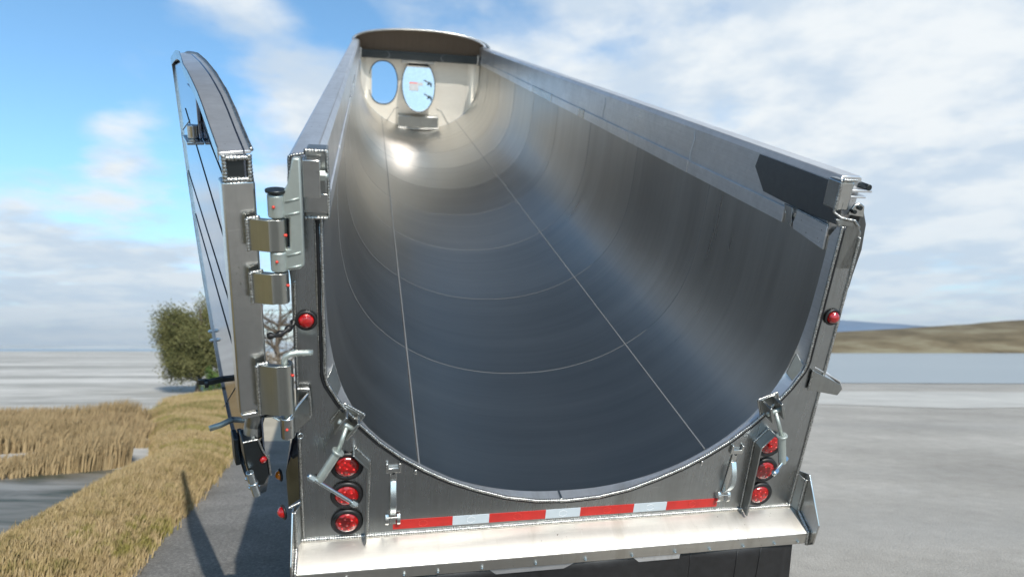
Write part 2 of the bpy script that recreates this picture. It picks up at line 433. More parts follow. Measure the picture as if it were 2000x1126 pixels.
while y < LEN - .3:
    bm = BM(); w = .0010
    pts = [Vector((q.x, y, q.z)) - nn * .0002 for q, nn in zip(PROF, PN)]
    R = []
    for q, nn in zip(pts, PN): R.append([bm.verts.new(q + Vector((0, -w, 0))), bm.verts.new(q + Vector((0, w, 0))), bm.verts.new(q + Vector((0, w, 0)) - nn * .0010), bm.verts.new(q + Vector((0, -w, 0)) - nn * .0010)])
    for a, b in zip(R, R[1:]):
        for j in range(4): bm.faces.new((a[j], a[(j + 1) % 4], b[(j + 1) % 4], b[j]))
    link('hoop_seam', bm, M['seam'] if k < 4 else M['mid'], tub, smooth=False)
    y += 1.22; k += 1

# --- outer ribs under the tub
for yy_ in (2.6, 4.8, 7.0, 9.2):
    bm = BM(); R = []
    for q, nn in zip(PROF, PN):
        a = q + nn * .011; b = q + nn * .07
        R.append([bm.verts.new(a + Vector((0, yy_ - .04, 0))), bm.verts.new(a + Vector((0, yy_ + .04, 0))), bm.verts.new(b + Vector((0, yy_ + .04, 0))), bm.verts.new(b + Vector((0, yy_ - .04, 0)))])
    for a, b in zip(R, R[1:]):
        for j in range(4): bm.faces.new((a[j], a[(j + 1) % 4], b[(j + 1) % 4], b[j]))
    link('hoop_rib', bm, M['mid'], TR, bevel=.003)

# --- top rails (box section) with the lapped strip under them
def rail(s):
    X0, X1 = 1.094, 1.205
    sec = [(X0, 1.462), (X0, 1.672), (X0 + .022, 1.700), (X1, 1.700), (X1 + .012, 1.69), (X1 + .012, 1.45), (X0 + .02, 1.45)]
    bm = BM(); add_prism(bm, [(s * x, .10, z) for x, z in sec], (0, LEN - .05, 0))
    r = link('top_rail', bm, M['rail'], TR, bevel=.004)
    # strips lapping the tub edge, in lengths with open joints
    ys = [.42, 1.55, 2.67, 3.9, 4.10, 5.2, 6.2, 7.4, 8.6, 9.8, 10.95]
    for i, (a, b) in enumerate(zip(ys, ys[1:])):
        w = .004 * (i % 2)
        bm = BM(); add_prism(bm, [(s * 1.0925, a, 1.395), (s * (1.083 - w / 3), a, 1.395), (s * (1.083 - w / 3), a, 1.470 + w), (s * 1.0925, a, 1.474 + w)], (0, b - a - .012, 0))
        link('lap_strip', bm, M['bright'] if i in (3, 5) else M['rail'], r, bevel=.0015)
    return r
railR = rail(1); railL = rail(-1)
for yv in (1.54, 3.35):    # butt weld smears on the rail
    bm = BM(); pts = [(1.0925, yv + .012 * math.sin(z * 37), 1.475 + z) for z in [i * .02 for i in range(10)]]
    add_strip(bm, pts, (0, .008, 0), (-.002, 0, 0)); link('joint_smear', bm, M['tip'], railR)
for a in ((.45, 2.62, 1.50), (2.1, 2.2, 1.49), (2.95, 3.0, 1.66)):
    pass

# --- front wall
YB = LEN - .05
def inside_pts(y, zt=None):
    return [Vector((q.x, y, q.z)) for q in PROF]
def build_bulkhead():
    arch = [(1.19 * math.cos(t), 1.70 + .215 * math.sin(t)) for t in [math.pi * i / 16 for i in range(17)]]
    bm = BM()
    out = [bm.verts.new((p.x * .995, YB, p.z + .002)) for p in PROF] + [bm.verts.new((x, YB, z)) for x, z in arch]
    holes = []
    N = 40
    hole = []
    for i in range(N):
        t = 2 * math.pi * i / N; c, s_ = math.cos(t), math.sin(t)
        hole.append(bm.verts.new((-.675 + .265 * math.copysign(abs(c) ** .85, c), YB, .955 + .385 * math.copysign(abs(s_) ** .92, s_))))
    eo = [bm.edges.new((out[i], out[(i + 1) % len(out)])) for i in range(len(out))]
    eh = [bm.edges.new((hole[i], hole[(i + 1) % N])) for i in range(N)]
    bmesh.ops.triangle_fill(bm, use_beauty=True, edges=eo + eh)
    # give it thickness
    g = bmesh.ops.extrude_face_region(bm, geom=list(bm.faces))
    for v in [e for e in g['geom'] if isinstance(e, bmesh.types.BMVert)]: v.co.y += .008
    ob = link('front_wall', bm, M['bulk'], TR)
    bm = BM(); P = []
    for i in range(N + 1):
        t = 2 * math.pi * i / N; c, s_ = math.cos(t), math.sin(t)
        P.append((-.675 + .268 * math.copysign(abs(c) ** .85, c), YB - .004, .955 + .388 * math.copysign(abs(s_) ** .92, s_)))
    add_tube(bm, P, .009, 6); link('window_seal', bm, M['gasket'], ob, smooth=True)
    return ob
bulk = build_bulkhead()
# rounded right and left corners where the wall turns into the sides
for s in (1, -1):
    bm = BM(); rows = []
    for k in range(9):
        a = math.pi / 2 * k / 8; r = .20
        x = (1.083 - r) + r * math.sin(a); yv = YB - .006 - r * (1 - math.cos(a))
        zs = [None, 1.44]
        col = []
        zb = None
        for q in hp:
            pass
        # bottom follows the tub
        xx = min(x, 1.0885)
        best = min(hp, key=lambda q: abs(q.x - xx)); z0 = best.z if x < 1.06 else max(best.z, .86)
        for j in range(6): col.append(bm.verts.new((s * x, yv, z0 + (1.44 - z0) * j / 5)))
        rows.append(col)
    for a, b in zip(rows, rows[1:]):
        for j in range(5): bm.faces.new((a[j], a[j + 1], b[j + 1], b[j]))
    link('corner_panel', bm, M['bulk'], bulk, smooth=True)

# hatch door, hung open in front of the wall and leaning so it mirrors the sky
def build_hatch():
    N = 48; tl = math.radians(24); c0 = Vector((-.035, YB - .22, .955)); Rm = Matrix.Rotation(-tl, 3, 'X')
    def pt(k, off, sc=1.0):
        t = 2 * math.pi * k / N; c, s_ = math.cos(t), math.sin(t)
        v = Vector((.296 * sc * math.copysign(abs(c) ** .95, c), off, .485 * sc * math.copysign(abs(s_) ** .97, s_)))
        return c0 + Rm @ v
    bm = BM(); add_prism(bm, [pt(k, -.008) for k in range(N)], Rm @ Vector((0, .016, 0)))
    h = link('hatch_door', bm, M['hatch'], TR, bevel=.003)
    bm = BM(); add_tube(bm, [pt(k, .004, 1.012) for k in range(N + 1)], .010, 6); link('hatch_seal', bm, M['gasket'], h, smooth=True)
    for z in (.06, -.20):
        bm = BM(); 
        add_tube(bm, [c0 + Rm @ Vector(q) for q in ((.17, -.03, z - .03), (.20, -.05, z), (.235, -.05, z - .02), (.23, -.02, z - .06))], .012, 8)
        add_tube(bm, [c0 + Rm @ Vector(q) for q in ((.10, -.02, z + .05), (.16, -.03, z + .02), (.20, -.04, z))], .006, 8)
        link('latch_handle', bm, M['dark'], h, smooth=True)
    bm = BM(); add_prism(bm, [c0 + Rm @ Vector(q) for q in ((-.17, -.011, -.10), (0, -.011, -.10), (0, -.011, -.0), (.08, -.011, 0), (.08, -.011, .06), (-.17, -.011, .06))], Rm @ Vector((0, -.002, 0)))
    l = link('notice_label', bm, plain('grey_label', (.33, .34, .35), .5), h)
    bm = BM()
    add_prism(bm, [c0 + Rm @ Vector(q) for q in ((-.165, -.0142, .035), (-.02, -.0142, .035), (-.02, -.0142, .053), (-.165, -.0142, .053))], Rm @ Vector((0, -.001, 0)))
    link('notice_heading', bm, M['orange_dot'], l)
    for s in (-1, 1):
        pass
    bm = BM(); add_box(bm, (.15, YB - .11, 1.34), (.20, YB - .01, 1.42)); add_cyl(bm, (.08, YB - .06, 1.385), (.26, YB - .06, 1.385), .018); link('hatch_hinge', bm, M['mid'], h, bevel=.003)
build_hatch()
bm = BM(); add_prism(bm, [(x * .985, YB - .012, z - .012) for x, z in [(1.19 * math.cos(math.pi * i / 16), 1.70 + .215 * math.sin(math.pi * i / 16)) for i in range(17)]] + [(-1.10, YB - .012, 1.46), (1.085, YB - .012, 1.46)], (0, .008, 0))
link('hood_shade_panel', bm, metal('hood_shade_brown', (.16, .125, .095), .5, .1, (3, 1, .1), 12, .1, metallic=.5), bulk)  # dark panel added to stand for the shade under the hood
# step at the foot of the front wall
bm = BM(); add_prism(bm, [(-.40, YB - .004, .42), (-.40, YB - .20, .40), (-.40, YB - .20, .19), (-.40, YB - .004, .17)], (.76, 0, 0))
st = link('step', bm, M['mid'], TR, bevel=.012)
for s in (-1, 1):
    bm = BM(); add_tube(bm, [(-.02 + s * .36, YB - .008, .52), (-.02 + s * .44, YB - .008, .50), (-.02 + s * .56, YB - .008, .30), (-.02 + s * .62, YB - .02, .25)], .005, 6); link('step_brace', bm, M['mid'], st, smooth=True)
weld([(-.40, YB - .20, .185), (-.1, YB - .205, .165), (.36, YB - .20, .185)], st, .014, .03)
# cross bar and hood arch over the front
bm = BM(); add_box(bm, (-1.12, YB - .22, 1.395), (1.09, YB - .12, 1.535)); cb = link('cross_bar', bm, M['dark'], TR, bevel=.01)
for xc, sg in ((-.62, 1), (.42, -1)):
    bm = BM(); add_tube(bm, [(xc + sg * .055 * math.cos(t), YB - .223, 1.466 + .055 * math.sin(t)) for t in [(-90 + 18 * i) * math.pi / 180 for i in range(11)]], .004, 6)
    link('bar_weld', bm, M['seam'], cb, smooth=True)
for x0 in (1.03, -1.09): bm = BM(); add_box(bm, (x0, YB - .26, 1.37), (x0 + .03, YB - .10, 1.56)); link('bar_flange', bm, M['bright'], cb, bevel=.004)
bm = BM(); add_box(bm, (-.35, YB - .17, 1.345), (.25, YB - .13, 1.392)); link('lower_flange', bm, M['bright'], cb, bevel=.004)
def arch_pts(rx, h, n=28): return [(rx * math.cos(math.pi * i / n), 1.70 + h * math.sin(math.pi * i / n)) for i in range(n + 1)]
A1 = arch_pts(1.215, .225); A2 = arch_pts(1.215, .240)
bm = BM(); R = []
for (x, z), (x2, z2) in zip(A1, A2):
    R.append([bm.verts.new((x, YB - .45, z)), bm.verts.new((x, YB + .02, z)), bm.verts.new((x2, YB + .02, z2)), bm.verts.new((x2, YB - .45, z2))])
for a, b in zip(R, R[1:]):
    for j in range(4): bm.faces.new((a[j], a[(j + 1) % 4], b[(j + 1) % 4], b[j]))
hood = link('front_hood', bm, M['rail'], TR, bevel=.002)
bm = BM(); add_tube(bm, [(x, YB - .452, z - .004) for x, z in arch_pts(1.215, .236)], .010, 6); link('hood_edge', bm, M['bright'], hood, smooth=True)

# --- rear frame sheet with the U opening
bead = [(1.092, 1.50), (1.092, 1.20), (1.093, .83), (1.085, .795), (1.035, .700), (.965, .605), (.875, .505), (.78, .420), (.677, .348), (.565, .282), (.44, .226), (.30, .174), (.15, .143), (0, .134)]
BEAD = [Vector((-x, 0, z)) for x, z in bead] + [Vector((x, 0, z)) for x, z in reversed(bead[:-1])]   # left top -> right top
def off(path, d):
    out = []
    for i in range(len(path)):
        t = (path[min(i + 1, len(path) - 1)] - path[max(i - 1, 0)]).normalized(); out.append(path[i] + Vector((t.z, 0, -t.x)) * d)
    return out
OPEN = off(BEAD, .014)
bm = BM()
pts = [(-1.212, 0), (-1.212, .5), (-1.205, 1.50), (OPEN[0].x, 1.50)]
L = [Vector((-1.212, 0, 0)), Vector((1.212, 0, 0)), Vector((1.195, 0, 1.46)), Vector((OPEN[-1].x, 0, 1.50))]
poly = [Vector((-1.212, 0, 0)), Vector((1.222, 0, 0)), Vector((1.196, 0, .9)), Vector((1.190, 0, 1.50))] + [OPEN[-1]] + list(reversed(OPEN))[1:] + [Vector((-1.212, 0, 1.50))]
vv = [bm.verts.new((p.x, 0, p.z)) for p in poly]
ee = [bm.edges.new((vv[i], vv[(i + 1) % len(vv)])) for i in range(len(vv))]
bmesh.ops.triangle_fill(bm, use_beauty=True, edges=ee)
g = bmesh.ops.extrude_face_region(bm, geom=list(bm.faces))
for v in [e for e in g['geom'] if isinstance(e, bmesh.types.BMVert)]: v.co.y += .010
rs = link('rear_sheet', bm, M['sheet'], TR)
# rim from the bead to the tub edge
def ring_loft(A, B, ya, yb, name, mat, parent, thick=None):
    a = resample([Vector((p.x, ya, p.z)) for p in A], .03); b = []
    Bp = [Vector((p.x, yb, p.z)) for p in B]; n = len(a) - 1
    bb = resample(Bp, .03); L = len(bb) - 1
    bm = BM(); va = [bm.verts.new(p) for p in a]; vb = [bm.verts.new(bb[round(i * L / n)].lerp(bb[round(i * L / n)], 0)) for i in range(n + 1)]
    for i in range(n):
        bm.faces.new((va[i], va[i + 1], vb[i + 1], vb[i]))
    return link(name, bm, mat, parent, smooth=True)
BI = off(BEAD, -.004)
def interp(path, n):
    return resample(path, sum((b - a).length for a, b in zip(path, path[1:])) / n * 1.0001)
nS = 120
pa = interp(BI, nS); pb = interp([p + nn * .0 for p, nn in zip(PROF, PN)], nS)
m_ = min(len(pa), len(pb))
bm = BM(); ra = []; 
for i in range(m_):
    a = pa[i]; b = pb[i]
    ra.append([bm.verts.new((a.x, -.004, a.z)), bm.verts.new((a.x, .012, a.z)), bm.verts.new((b.x, .052, b.z))])
for a, b in zip(ra, ra[1:]):
    for j in range(2): bm.faces.new((a[j], b[j], b[j + 1], a[j + 1]))
rim = link('opening_rim', bm, M['rail'], rs, smooth=True)
# black seal channel
bm = BM(); add_tube(bm, resample([p + Vector((0, -.004, 0)) for p in off(BEAD, .016)], .03), .0075, 8); link('door_seal', bm, M['gasket'], rs, smooth=True)
w_ = weld([p + Vector((0, -.010, 0)) for p in off(BEAD, .001)], rs, .0085, .011)
# joint lugs on the rim
for x in (-.72, .66, -.03):
    q, nn = prof_at(x); bm = BM(); add_box(bm, (q.x - .006, -.012, q.z - .02), (q.x + .006, .05, q.z + .004)); link('rim_lug', bm, M['bright'], rs, bevel=.003)
prism('corner_web', [(1.09, -.002, .81), (1.062, .04, .86), (1.035, .04, .755), (1.05, -.002, .73)], (0, .006, 0), 'mid', rs)
prism('corner_web', [(-1.09, -.002, .81), (-1.062, .04, .86), (-1.035, .04, .755), (-1.05, -.002, .73)], (0, .006, 0), 'mid', rs)
# side skins behind the sheet edge with the weld up the corner
for s in (-1, 1):
    bm = BM(); add_box(bm, (s * 1.200, .010, 0.02), (s * 1.206, .55, 1.45)); link('side_skin', bm, M['mid'], TR)
    weld([(s * 1.208, -.002, .0), (s * 1.204, -.002, .9), (s * 1.199, -.002, 1.24 if s < 0 else 1.45)], rs, .0085, .011)
# inner trim strip bounding the left column
weld([(-1.116, -.004, 1.48), (-1.116, -.004, .86), (-1.104, -.004, .80)], rs, .005, .012)

# --- lamps
def lamp(name, x, z, R, lens='red_lens', axis=(0, -1, 0), y=-.002, dots=True, label=None, dome=.5):
    c = Vector((x, y, z)); ax = Vector(axis).normalized()
    bm = BM(); add_ring(bm, c + ax * .006, ax, R * .84, R * .17, sq=.8); add_cyl(bm, c, c + ax * .006, R * .86, n=32)
    g = link(name, bm, M['rubber'], TR, smooth=True, label=label)
    bm = BM(); add_dome(bm, c + ax * .008, ax, R * .73, R * .73 * .36 * dome * 2, n=32, m=6); link('lens', bm, M[lens], g, smooth=True)
    if dots:
        u, w = frame(ax); bm = BM()
        for k in range(7):
            t = 2 * math.pi * k / 6; rr = 0 if k == 6 else R * .43
            add_dome(bm, c + ax * (.008 + R * .73 * .36 * dome * (1.9 if k == 6 else 1.55)) + (u * math.cos(t) + w * math.sin(t)) * rr, ax, R * .075, R * .05, n=8, m=3)
        link('led_cluster', bm, M['led'], g, smooth=True)
    return g
for s, xs in ((-1, (-1.014, -1.017, -1.018)), (1, (1.000, 1.008, 1.012))):
    for x, z in zip(xs, (.388, .236, .090)): lamp('tail_lamp', x, z, .070)
lamp('marker_lamp', -1.160, 1.078, .042, dots=False, dome=1.1)
lamp('marker_lamp', 1.164, 1.068, .040, dots=False, dome=1.3)

# --- reflective tape, laid in red and white lengths with a faint hexagon stamp in each
x = -.815; red, wh = .273, .172
for i in range(7):
    w = red if i % 2 == 0 else wh
    m = 'red_tape' if i % 2 == 0 else 'white_tape'
    bm = BM(); add_box(bm, (x, -.0018, .026), (x + w - .0005, 0, .076)); t = link('reflective_tape', bm, M[m], TR)
    t['label'] = 'red length of reflective tape' if i % 2 == 0 else 'silver white length of reflective tape'
    cx = x + w / 2; bm = BM()
    P = [(cx + .021 * math.cos(math.pi / 3 * k + math.pi / 6), -.0022, .051 + .018 * math.sin(math.pi / 3 * k + math.pi / 6)) for k in range(7)]
    add_tube(bm, P, .0009, 5); link('stamp', bm, M['orange_dot'] if i % 2 == 0 else M['white'], t)
    x += w

# --- turnbuckles
def rod(bm, a, b, r, n=14): add_cyl(bm, a, b, r, n=n)
def turnbuckle(pin, s0, s1, h0, h1, ang, side):
    bm = BM(); c = Vector(pin); R = Matrix.Rotation(ang, 3, 'Y')
    for sg in (-1, 1):
        for_pts = [Vector((sg * .028 - .006, 0, -.045)), Vector((sg * .028 + .006, 0, -.045)), Vector((sg * .028 + .006, 0, .045)), Vector((sg * .028 - .006, 0, .045))]
        add_prism(bm, [R @ q + Vector((c.x, -.001, c.z)) for q in for_pts], Vector((0, -.085, 0)))
    add_prism(bm, [R @ q + Vector((c.x, -.001, c.z)) for q in (Vector((-.045, 0, -.055)), Vector((.045, 0, -.055)), Vector((.045, 0, .05)), Vector((-.045, 0, .05)))], Vector((0, -.008, 0)))
    t = link('turnbuckle', bm, M['mid'], TR, bevel=.003)
    bm = BM(); d = R @ Vector((1, 0, 0)); rod(bm, c + Vector((0, -.06, 0)) - d * .042, c + Vector((0, -.06, 0)) + d * .042, .011); rod(bm, c + Vector((0, -.06, 0)), Vector(s0), .0095); link('eye_rod', bm, M['galv'], t, smooth=True)
    bm = BM(); a, b = Vector(s0), Vector(s1); rod(bm, a, b, .0185, 20); dd = (b - a).normalized(); rod(bm, a - dd * .004, a + dd * .006, .027, 20); link('sleeve', bm, M['galv'], t, bevel=.002)
    bm = BM(); rod(bm, h0, h1, .0085); hh = (Vector(h1) - Vector(h0)).normalized()
    for p in (Vector(h0), Vector(h1)):
        add_cyl(bm, p - hh * .012, p + hh * .012, .0155, n=6); add_dome(bm, p + (hh * .012 if p == Vector(h1) else -hh * .012), hh if p == Vector(h1) else -hh, .013, .011, n=12, m=3)
    link('handle_bar', bm, M['zinc'], t, smooth=False)
    weld([R @ q + Vector((c.x, -.006, c.z)) for q in (Vector((-.05, 0, -.05)), Vector((-.05, 0, .055)), Vector((.05, 0, .055)), Vector((.05, 0, -.05)))], t, .006, .012)
    return t
turnbuckle((-1.010, 0, .625), (-1.045, -.10, .530), (-1.125, -.115, .400), (-1.150, -.125, .425), (-.985, -.125, .285), math.radians(35), -1)
turnbuckle((.950, 0, .610), (.986, -.10, .500), (1.018, -.11, .352), (1.035, -.10, .362), (.950, -.165, .345), math.radians(-22), 1)

# --- angle guards beside the lamps
for s in (-1, 1):
    P = [(s * .985, .478), (s * .925, .405), (s * .937, .012)]
    bm = BM(); R = []
    inn = 1 if s < 0 else -1
    for i, (x, z) in enumerate(P):
        nx = .004
        R.append([bm.verts.new((x - nx, -.001, z)), bm.verts.new((x + nx, -.001, z)), bm.verts.new((x + nx, -.062 if i < 2 else -.058, z - (0 if i < 2 else .012))), bm.verts.new((x - nx, -.062 if i < 2 else -.058, z - (0 if i < 2 else .012)))])
    for a, b in zip(R, R[1:]):
        for j in range(4): bm.faces.new((a[j], a[(j + 1) % 4], b[(j + 1) % 4], b[j]))
    bm.faces.new(R[0]); bm.faces.new(list(reversed(R[-1])))
    gd = link('lamp_guard', bm, M['mid'], TR, bevel=.0015)
    weld([(x - s * .008, -.004, z) for x, z in P], gd, .006, .010)

# --- over-centre clips
for cx, tilt in ((-.816, 0.0), (.822, math.radians(4))):
    R = Matrix.Rotation(tilt, 3, 'Y')
    def q(x, y, z): return R @ Vector((x, y, z - .22)) + Vector((cx, 0, .22))
    bm = BM(); add_prism(bm, [q(-.014, -.001, .06), q(.014, -.001, .06), q(.014, -.001, .36), q(-.014, -.001, .36)], (0, -.006, 0))
    add_prism(bm, [q(-.033, -.001, .345), q(.033, -.001, .345), q(.033, -.001, .392), q(.022, -.001, .392), q(.022, -.001, .368), q(-.022, -.001, .368), q(-.022, -.001, .392), q(-.033, -.001, .392)], (0, -.014, 0))
    cl = link('toggle_clip', bm, M['bright'], TR, bevel=.002)
    bm = BM(); P = [q(0, -.010 - .045 * math.sin(math.pi * i / 14), .300 - .185 * i / 14) for i in range(15)]
    add_strip(bm, P, (.0125, 0, 0), (0, -.003, 0)); link('clip_lever', bm, M['zinc'], cl, bevel=.001)
    bm = BM()
    for sg in (-1, 1):
        P = [q(sg * .026, -.006 - .018 * math.sin(math.pi * i / 8) , .118 - .062 * i / 8) for i in range(9)]
        add_strip(bm, P, (.0075, 0, 0), (0, -.003, 0))
    rod(bm, q(-.03, -.018, .106), q(.03, -.018, .106), .003)
    link('clip_keeper', bm, M['bright'], cl, bevel=.001)
    bm = BM(); rod(bm, q(0, -.006, .342), q(0, -.012, .342), .007, 12); link('rivet', bm, M['dark'], cl)

# --- the number stamp on the sheet
fc = bpy.data.curves.new('num', 'FONT'); fc.body = '58'; fc.size = .026; fc.extrude = .0003
tmp = bpy.data.objects.new('tmp', fc); COL.objects.link(tmp)
dg = bpy.context.evaluated_depsgraph_get(); me = bpy.data.meshes.new_from_object(tmp.evaluated_get(dg)); bpy.data.objects.remove(tmp)
num = bpy.data.objects.new('number_stamp', me); COL.objects.link(num); me.materials.clear(); me.materials.append(M['ink']); num.parent = TR
num.rotation_euler = (math.pi / 2, 0, 0); num.location = (-1.165, -.0012, .335)

# --- apron, end plates, flap
AW = 1.240
sec = [(0, -.002), (-.150, -.045), (-.158, -.052), (-.158, -.112), (-.150, -.112), (-.150, -.056), (-.145, -.053), (0, -.012)]
bm = BM(); add_prism(bm, [(-AW, y, z) for y, z in sec], (2 * AW, 0, 0)); ap = link('apron', bm, M['apron'], TR, bevel=.004)
weld([(-AW, -.004, .003), (AW, -.004, .003)], ap, .0095, .011)
for i, xb in enumerate([-1.02, -.77, -.62, -.42, -.17, .07, .30, .52, .70, .88, 1.05, 1.18]):
    bm = BM(); add_cyl(bm, (xb, -.157, -.090), (xb, -.166, -.090), .008, n=6); add_dome(bm, (xb, -.166, -.090), (0, -1, 0), .005, .004, n=8, m=3)
    link('bolt', bm, M['zinc'], ap)
bm = BM(); add_box(bm, (-.68, -.147, -.150), (.56, -.140, -.108)); link('clamp_strip', bm, M['rail'], ap, bevel=.002)
for s in (-1, 1):
    pts = [(s * AW, .55, .60), (s * AW, .06, .17), (s * AW, -.045, .222), (s * AW, -.200, .030), (s * AW, -.196, -.085), (s * AW, -.158, -.125), (s * AW, .02, -.08), (s * AW, .55, -.05)]
    if s > 0: pts = [(s * AW, .10, .16), (s * AW, -.045, .222), (s * AW, -.200, .030), (s * AW, -.196, -.085), (s * AW, -.158, -.125), (s * AW, .02, -.08), (s * AW, .10, -.05)]
    else: pts = [(s * AW, .06, .17), (s * AW, -.045, .190), (s * AW, -.180, .020), (s * AW, -.18, -.30), (s * AW, -.158, -.34), (s * AW, .02, -.3), (s * AW, .06, -.05)]
    bm = BM(); add_prism(bm, pts, (s * .008, 0, 0)); ep = link('end_plate', bm, M['bright'], TR, bevel=.002)
    bm = BM(); add_prism(bm, [(s * 1.210, -.001, .0), (s * AW, -.040, -.012), (s * AW, -.042, .18), (s * 1.210, -.001, .20)], (0, .008, 0)); link('infill_plate', bm, M['mid'], ep, bevel=.002)
    weld([(s * (AW - .006), -.042, .19), (s * (AW - .006), -.045, .0), (s * (AW - .008), -.155, -.045), (s * (AW - .006), -.162, -.115)], ep, .009, .012)
# lower side wing on the left carrying its own lamps
bm = BM(); add_prism(bm, [(-1.215, .02, .64), (-1.275, .05, .33), (-1.262, -.02, .20), (-1.215, .0, .215)], (-.012, .5, 0))
wing = link('side_wing', bm, M['mirror'], TR, bevel=.002)
weld([(-1.262, -.02, .196), (-1.213, -.004, .212)], wing, .007, .01)
lamp('side_marker_lamp', -1.300, .285, .030, 'amber', (-1, -.35, 0), y=.10, dots=False, dome=1.3, label='amber side marker lamp')
lamp('side_marker_lamp', -1.290, .115, .036, 'red_lens', (-1, -.45, 0), y=.06, dots=False, dome=1.3, label='red side marker lamp')
# mud flap: heavy rubber with a slight outward curl and moulded lines
bm = BM(); cols = []
nx, nz = 40, 14
for i in range(nx + 1):
    x = -.72 + (1.175 + .72) * i / nx; c = []
    for j in range(nz + 1):
        z = -.105 - .75 * j / nz; u = j / nz
        c.append(bm.verts.new((x + (.05 * u if i == nx else 0), -.142 - .05 * math.sin(u * 2.2) - .012 * math.sin(x * 9 + u * 2), z)))
    cols.append(c)
for a, b in zip(cols, cols[1:]):
    for j in range(nz): bm.faces.new((a[j], b[j], b[j + 1], a[j + 1]))
g = bmesh.ops.extrude_face_region(bm, geom=list(bm.faces))
for v in [e for e in g['geom'] if isinstance(e, bmesh.types.BMVert)]: v.co.y += .012
fl = link('mud_flap', bm, M['rubber'], TR, smooth=True)
for xr in (.86, .99, .62):
    bm = BM(); add_tube(bm, [(xr, -.142 - .05 * math.sin(u * 2.2) - .012 * math.sin(xr * 9 + u * 2) - .002, -.12 - .75 * u) for u in [k / 12 for k in range(13)]], .0035, 6)
    link('moulded_rib', bm, M['rubber'], fl, smooth=True)

# --- right corner hardware
M['patch'] = metal('dark_patch', (.17, .175, .175), .45, .1, (1, 1, 1), 30, .1)
prism('corner_patch', [(1.0925, .745, 1.668), (1.0925, .765, 1.60), (1.0925, .64, 1.495), (1.0925, .335, 1.487), (1.0925, .02, 1.497), (1.0925, .02, 1.60), (1.0925, .11, 1.668)], (-.005, 0, 0), 'patch', TR, bevel=.0015)
prism('drop_plate', [(1.090, .305, 1.484), (1.090, .07, 1.478), (1.090, .065, 1.370), (1.090, .31, 1.392), (1.090, .325, 1.42)], (-.010, 0, 0), 'rail', TR, bevel=.002)
weld([(1.082, .31, 1.487), (1.082, .07, 1.482)], TR, .006, .010)
prism('drop_plate', [(1.086, .42, 1.488), (1.086, .345, 1.488), (1.086, .325, 1.40), (1.086, .36, 1.42)], (-.012, 0, 0), 'bright', TR, bevel=.001)
bm = BM(); add_box(bm, (1.060, .02, 1.560), (1.125, .12, 1.692)); cbx = link('corner_tube', bm, M['bright'], TR, bevel=.010)
weld([(1.057, .02, 1.695), (1.056, .02, 1.555), (1.085, .0, 1.535), (1.15, -.005, 1.525), (1.175, -.005, 1.50)], cbx, .007, .010)
weld([(1.060, .015, 1.697), (1.125, .015, 1.697)], cbx, .009, .012)
bm = BM(); add_prism(bm, [(1.06, .0, 1.53), (1.16, .0, 1.52), (1.205, .0, 1.47), (1.19, .0, 1.30), (1.105, .0, 1.30), (1.105, .0, 1.48), (1.08, .0, 1.50)], (0, .018, 0)); cr = link('corner_gusset', bm, M['mid'], TR, bevel=.004)
bm = BM(); add_box(bm, (1.127, .04, 1.640), (1.235, .20, 1.652)); add_box(bm, (1.127, .05, 1.612), (1.22, .19, 1.622)); hk = link('latch_receiver', bm, M['rail'], TR, bevel=.003)
bm = BM(); add_cyl(bm, (1.215, .04, 1.662), (1.215, .16, 1.662), .014); link('receiver_pin', bm, M['dark'], hk, bevel=.002)
bm = BM(); add_prism(bm, [(1.13, .02, 1.545), (1.15, .02, 1.590), (1.175, .02, 1.600), (1.20, .02, 1.585), (1.21, .02, 1.535)], (0, .012, 0)); lt = link('latch_lug', bm, M['bright'], TR, bevel=.003)
bm = BM(); add_cyl(bm, (1.175, .028, 1.578), (1.175, .010, 1.578), .010); add_cyl(bm, (1.145, .03, 1.562), (1.145, .0, 1.562), .009); link('lug_pin', bm, M['dark'], lt)
# dark stake on the outside of the right wall
prism('side_stake', [(1.204, .035, 1.545), (1.215, .035, 1.56), (1.245, .035, 1.50), (1.258, .035, 1.38), (1.248, .035, 1.26), (1.246, .035, 1.20), (1.208, .035, 1.06)], (0, .16, 0), 'patch', TR, bevel=.004)
bm = BM(); add_prism(bm, [(-1.206, .06, 1.545), (-1.225, .06, 1.56), (-1.235, .06, 1.50), (-1.235, .06, 1.38), (-1.206, .06, 1.08)], (0, .16, 0)); link('side_stake', bm, M['dark'], TR, bevel=.004)
# bracket sticking out on the right
bm = BM(); add_prism(bm, [(1.135, -.004, .795), (1.140, -.004, .690), (1.300, -.004, .655), (1.318, -.004, .690), (1.300, -.004, .715)], (0, -.010, 0))
br = link('side_bracket', bm, M['mid'], TR, bevel=.002)
prism('bracket_top', [(1.150, -.004, .802), (1.300, -.004, .722), (1.322, -.004, .692), (1.322, .20, .70), (1.24, .20, .78), (1.150, .20, .802)], (0, 0, .006), 'rail', br)
prism('bracket_floor', [(1.21, .0, .67), (1.31, .0, .655), (1.31, .20, .655), (1.21, .20, .67)], (0, 0, .006), 'dark', br)
weld([(1.133, -.012, .797), (1.134, -.012, .690)], br, .006, .01)

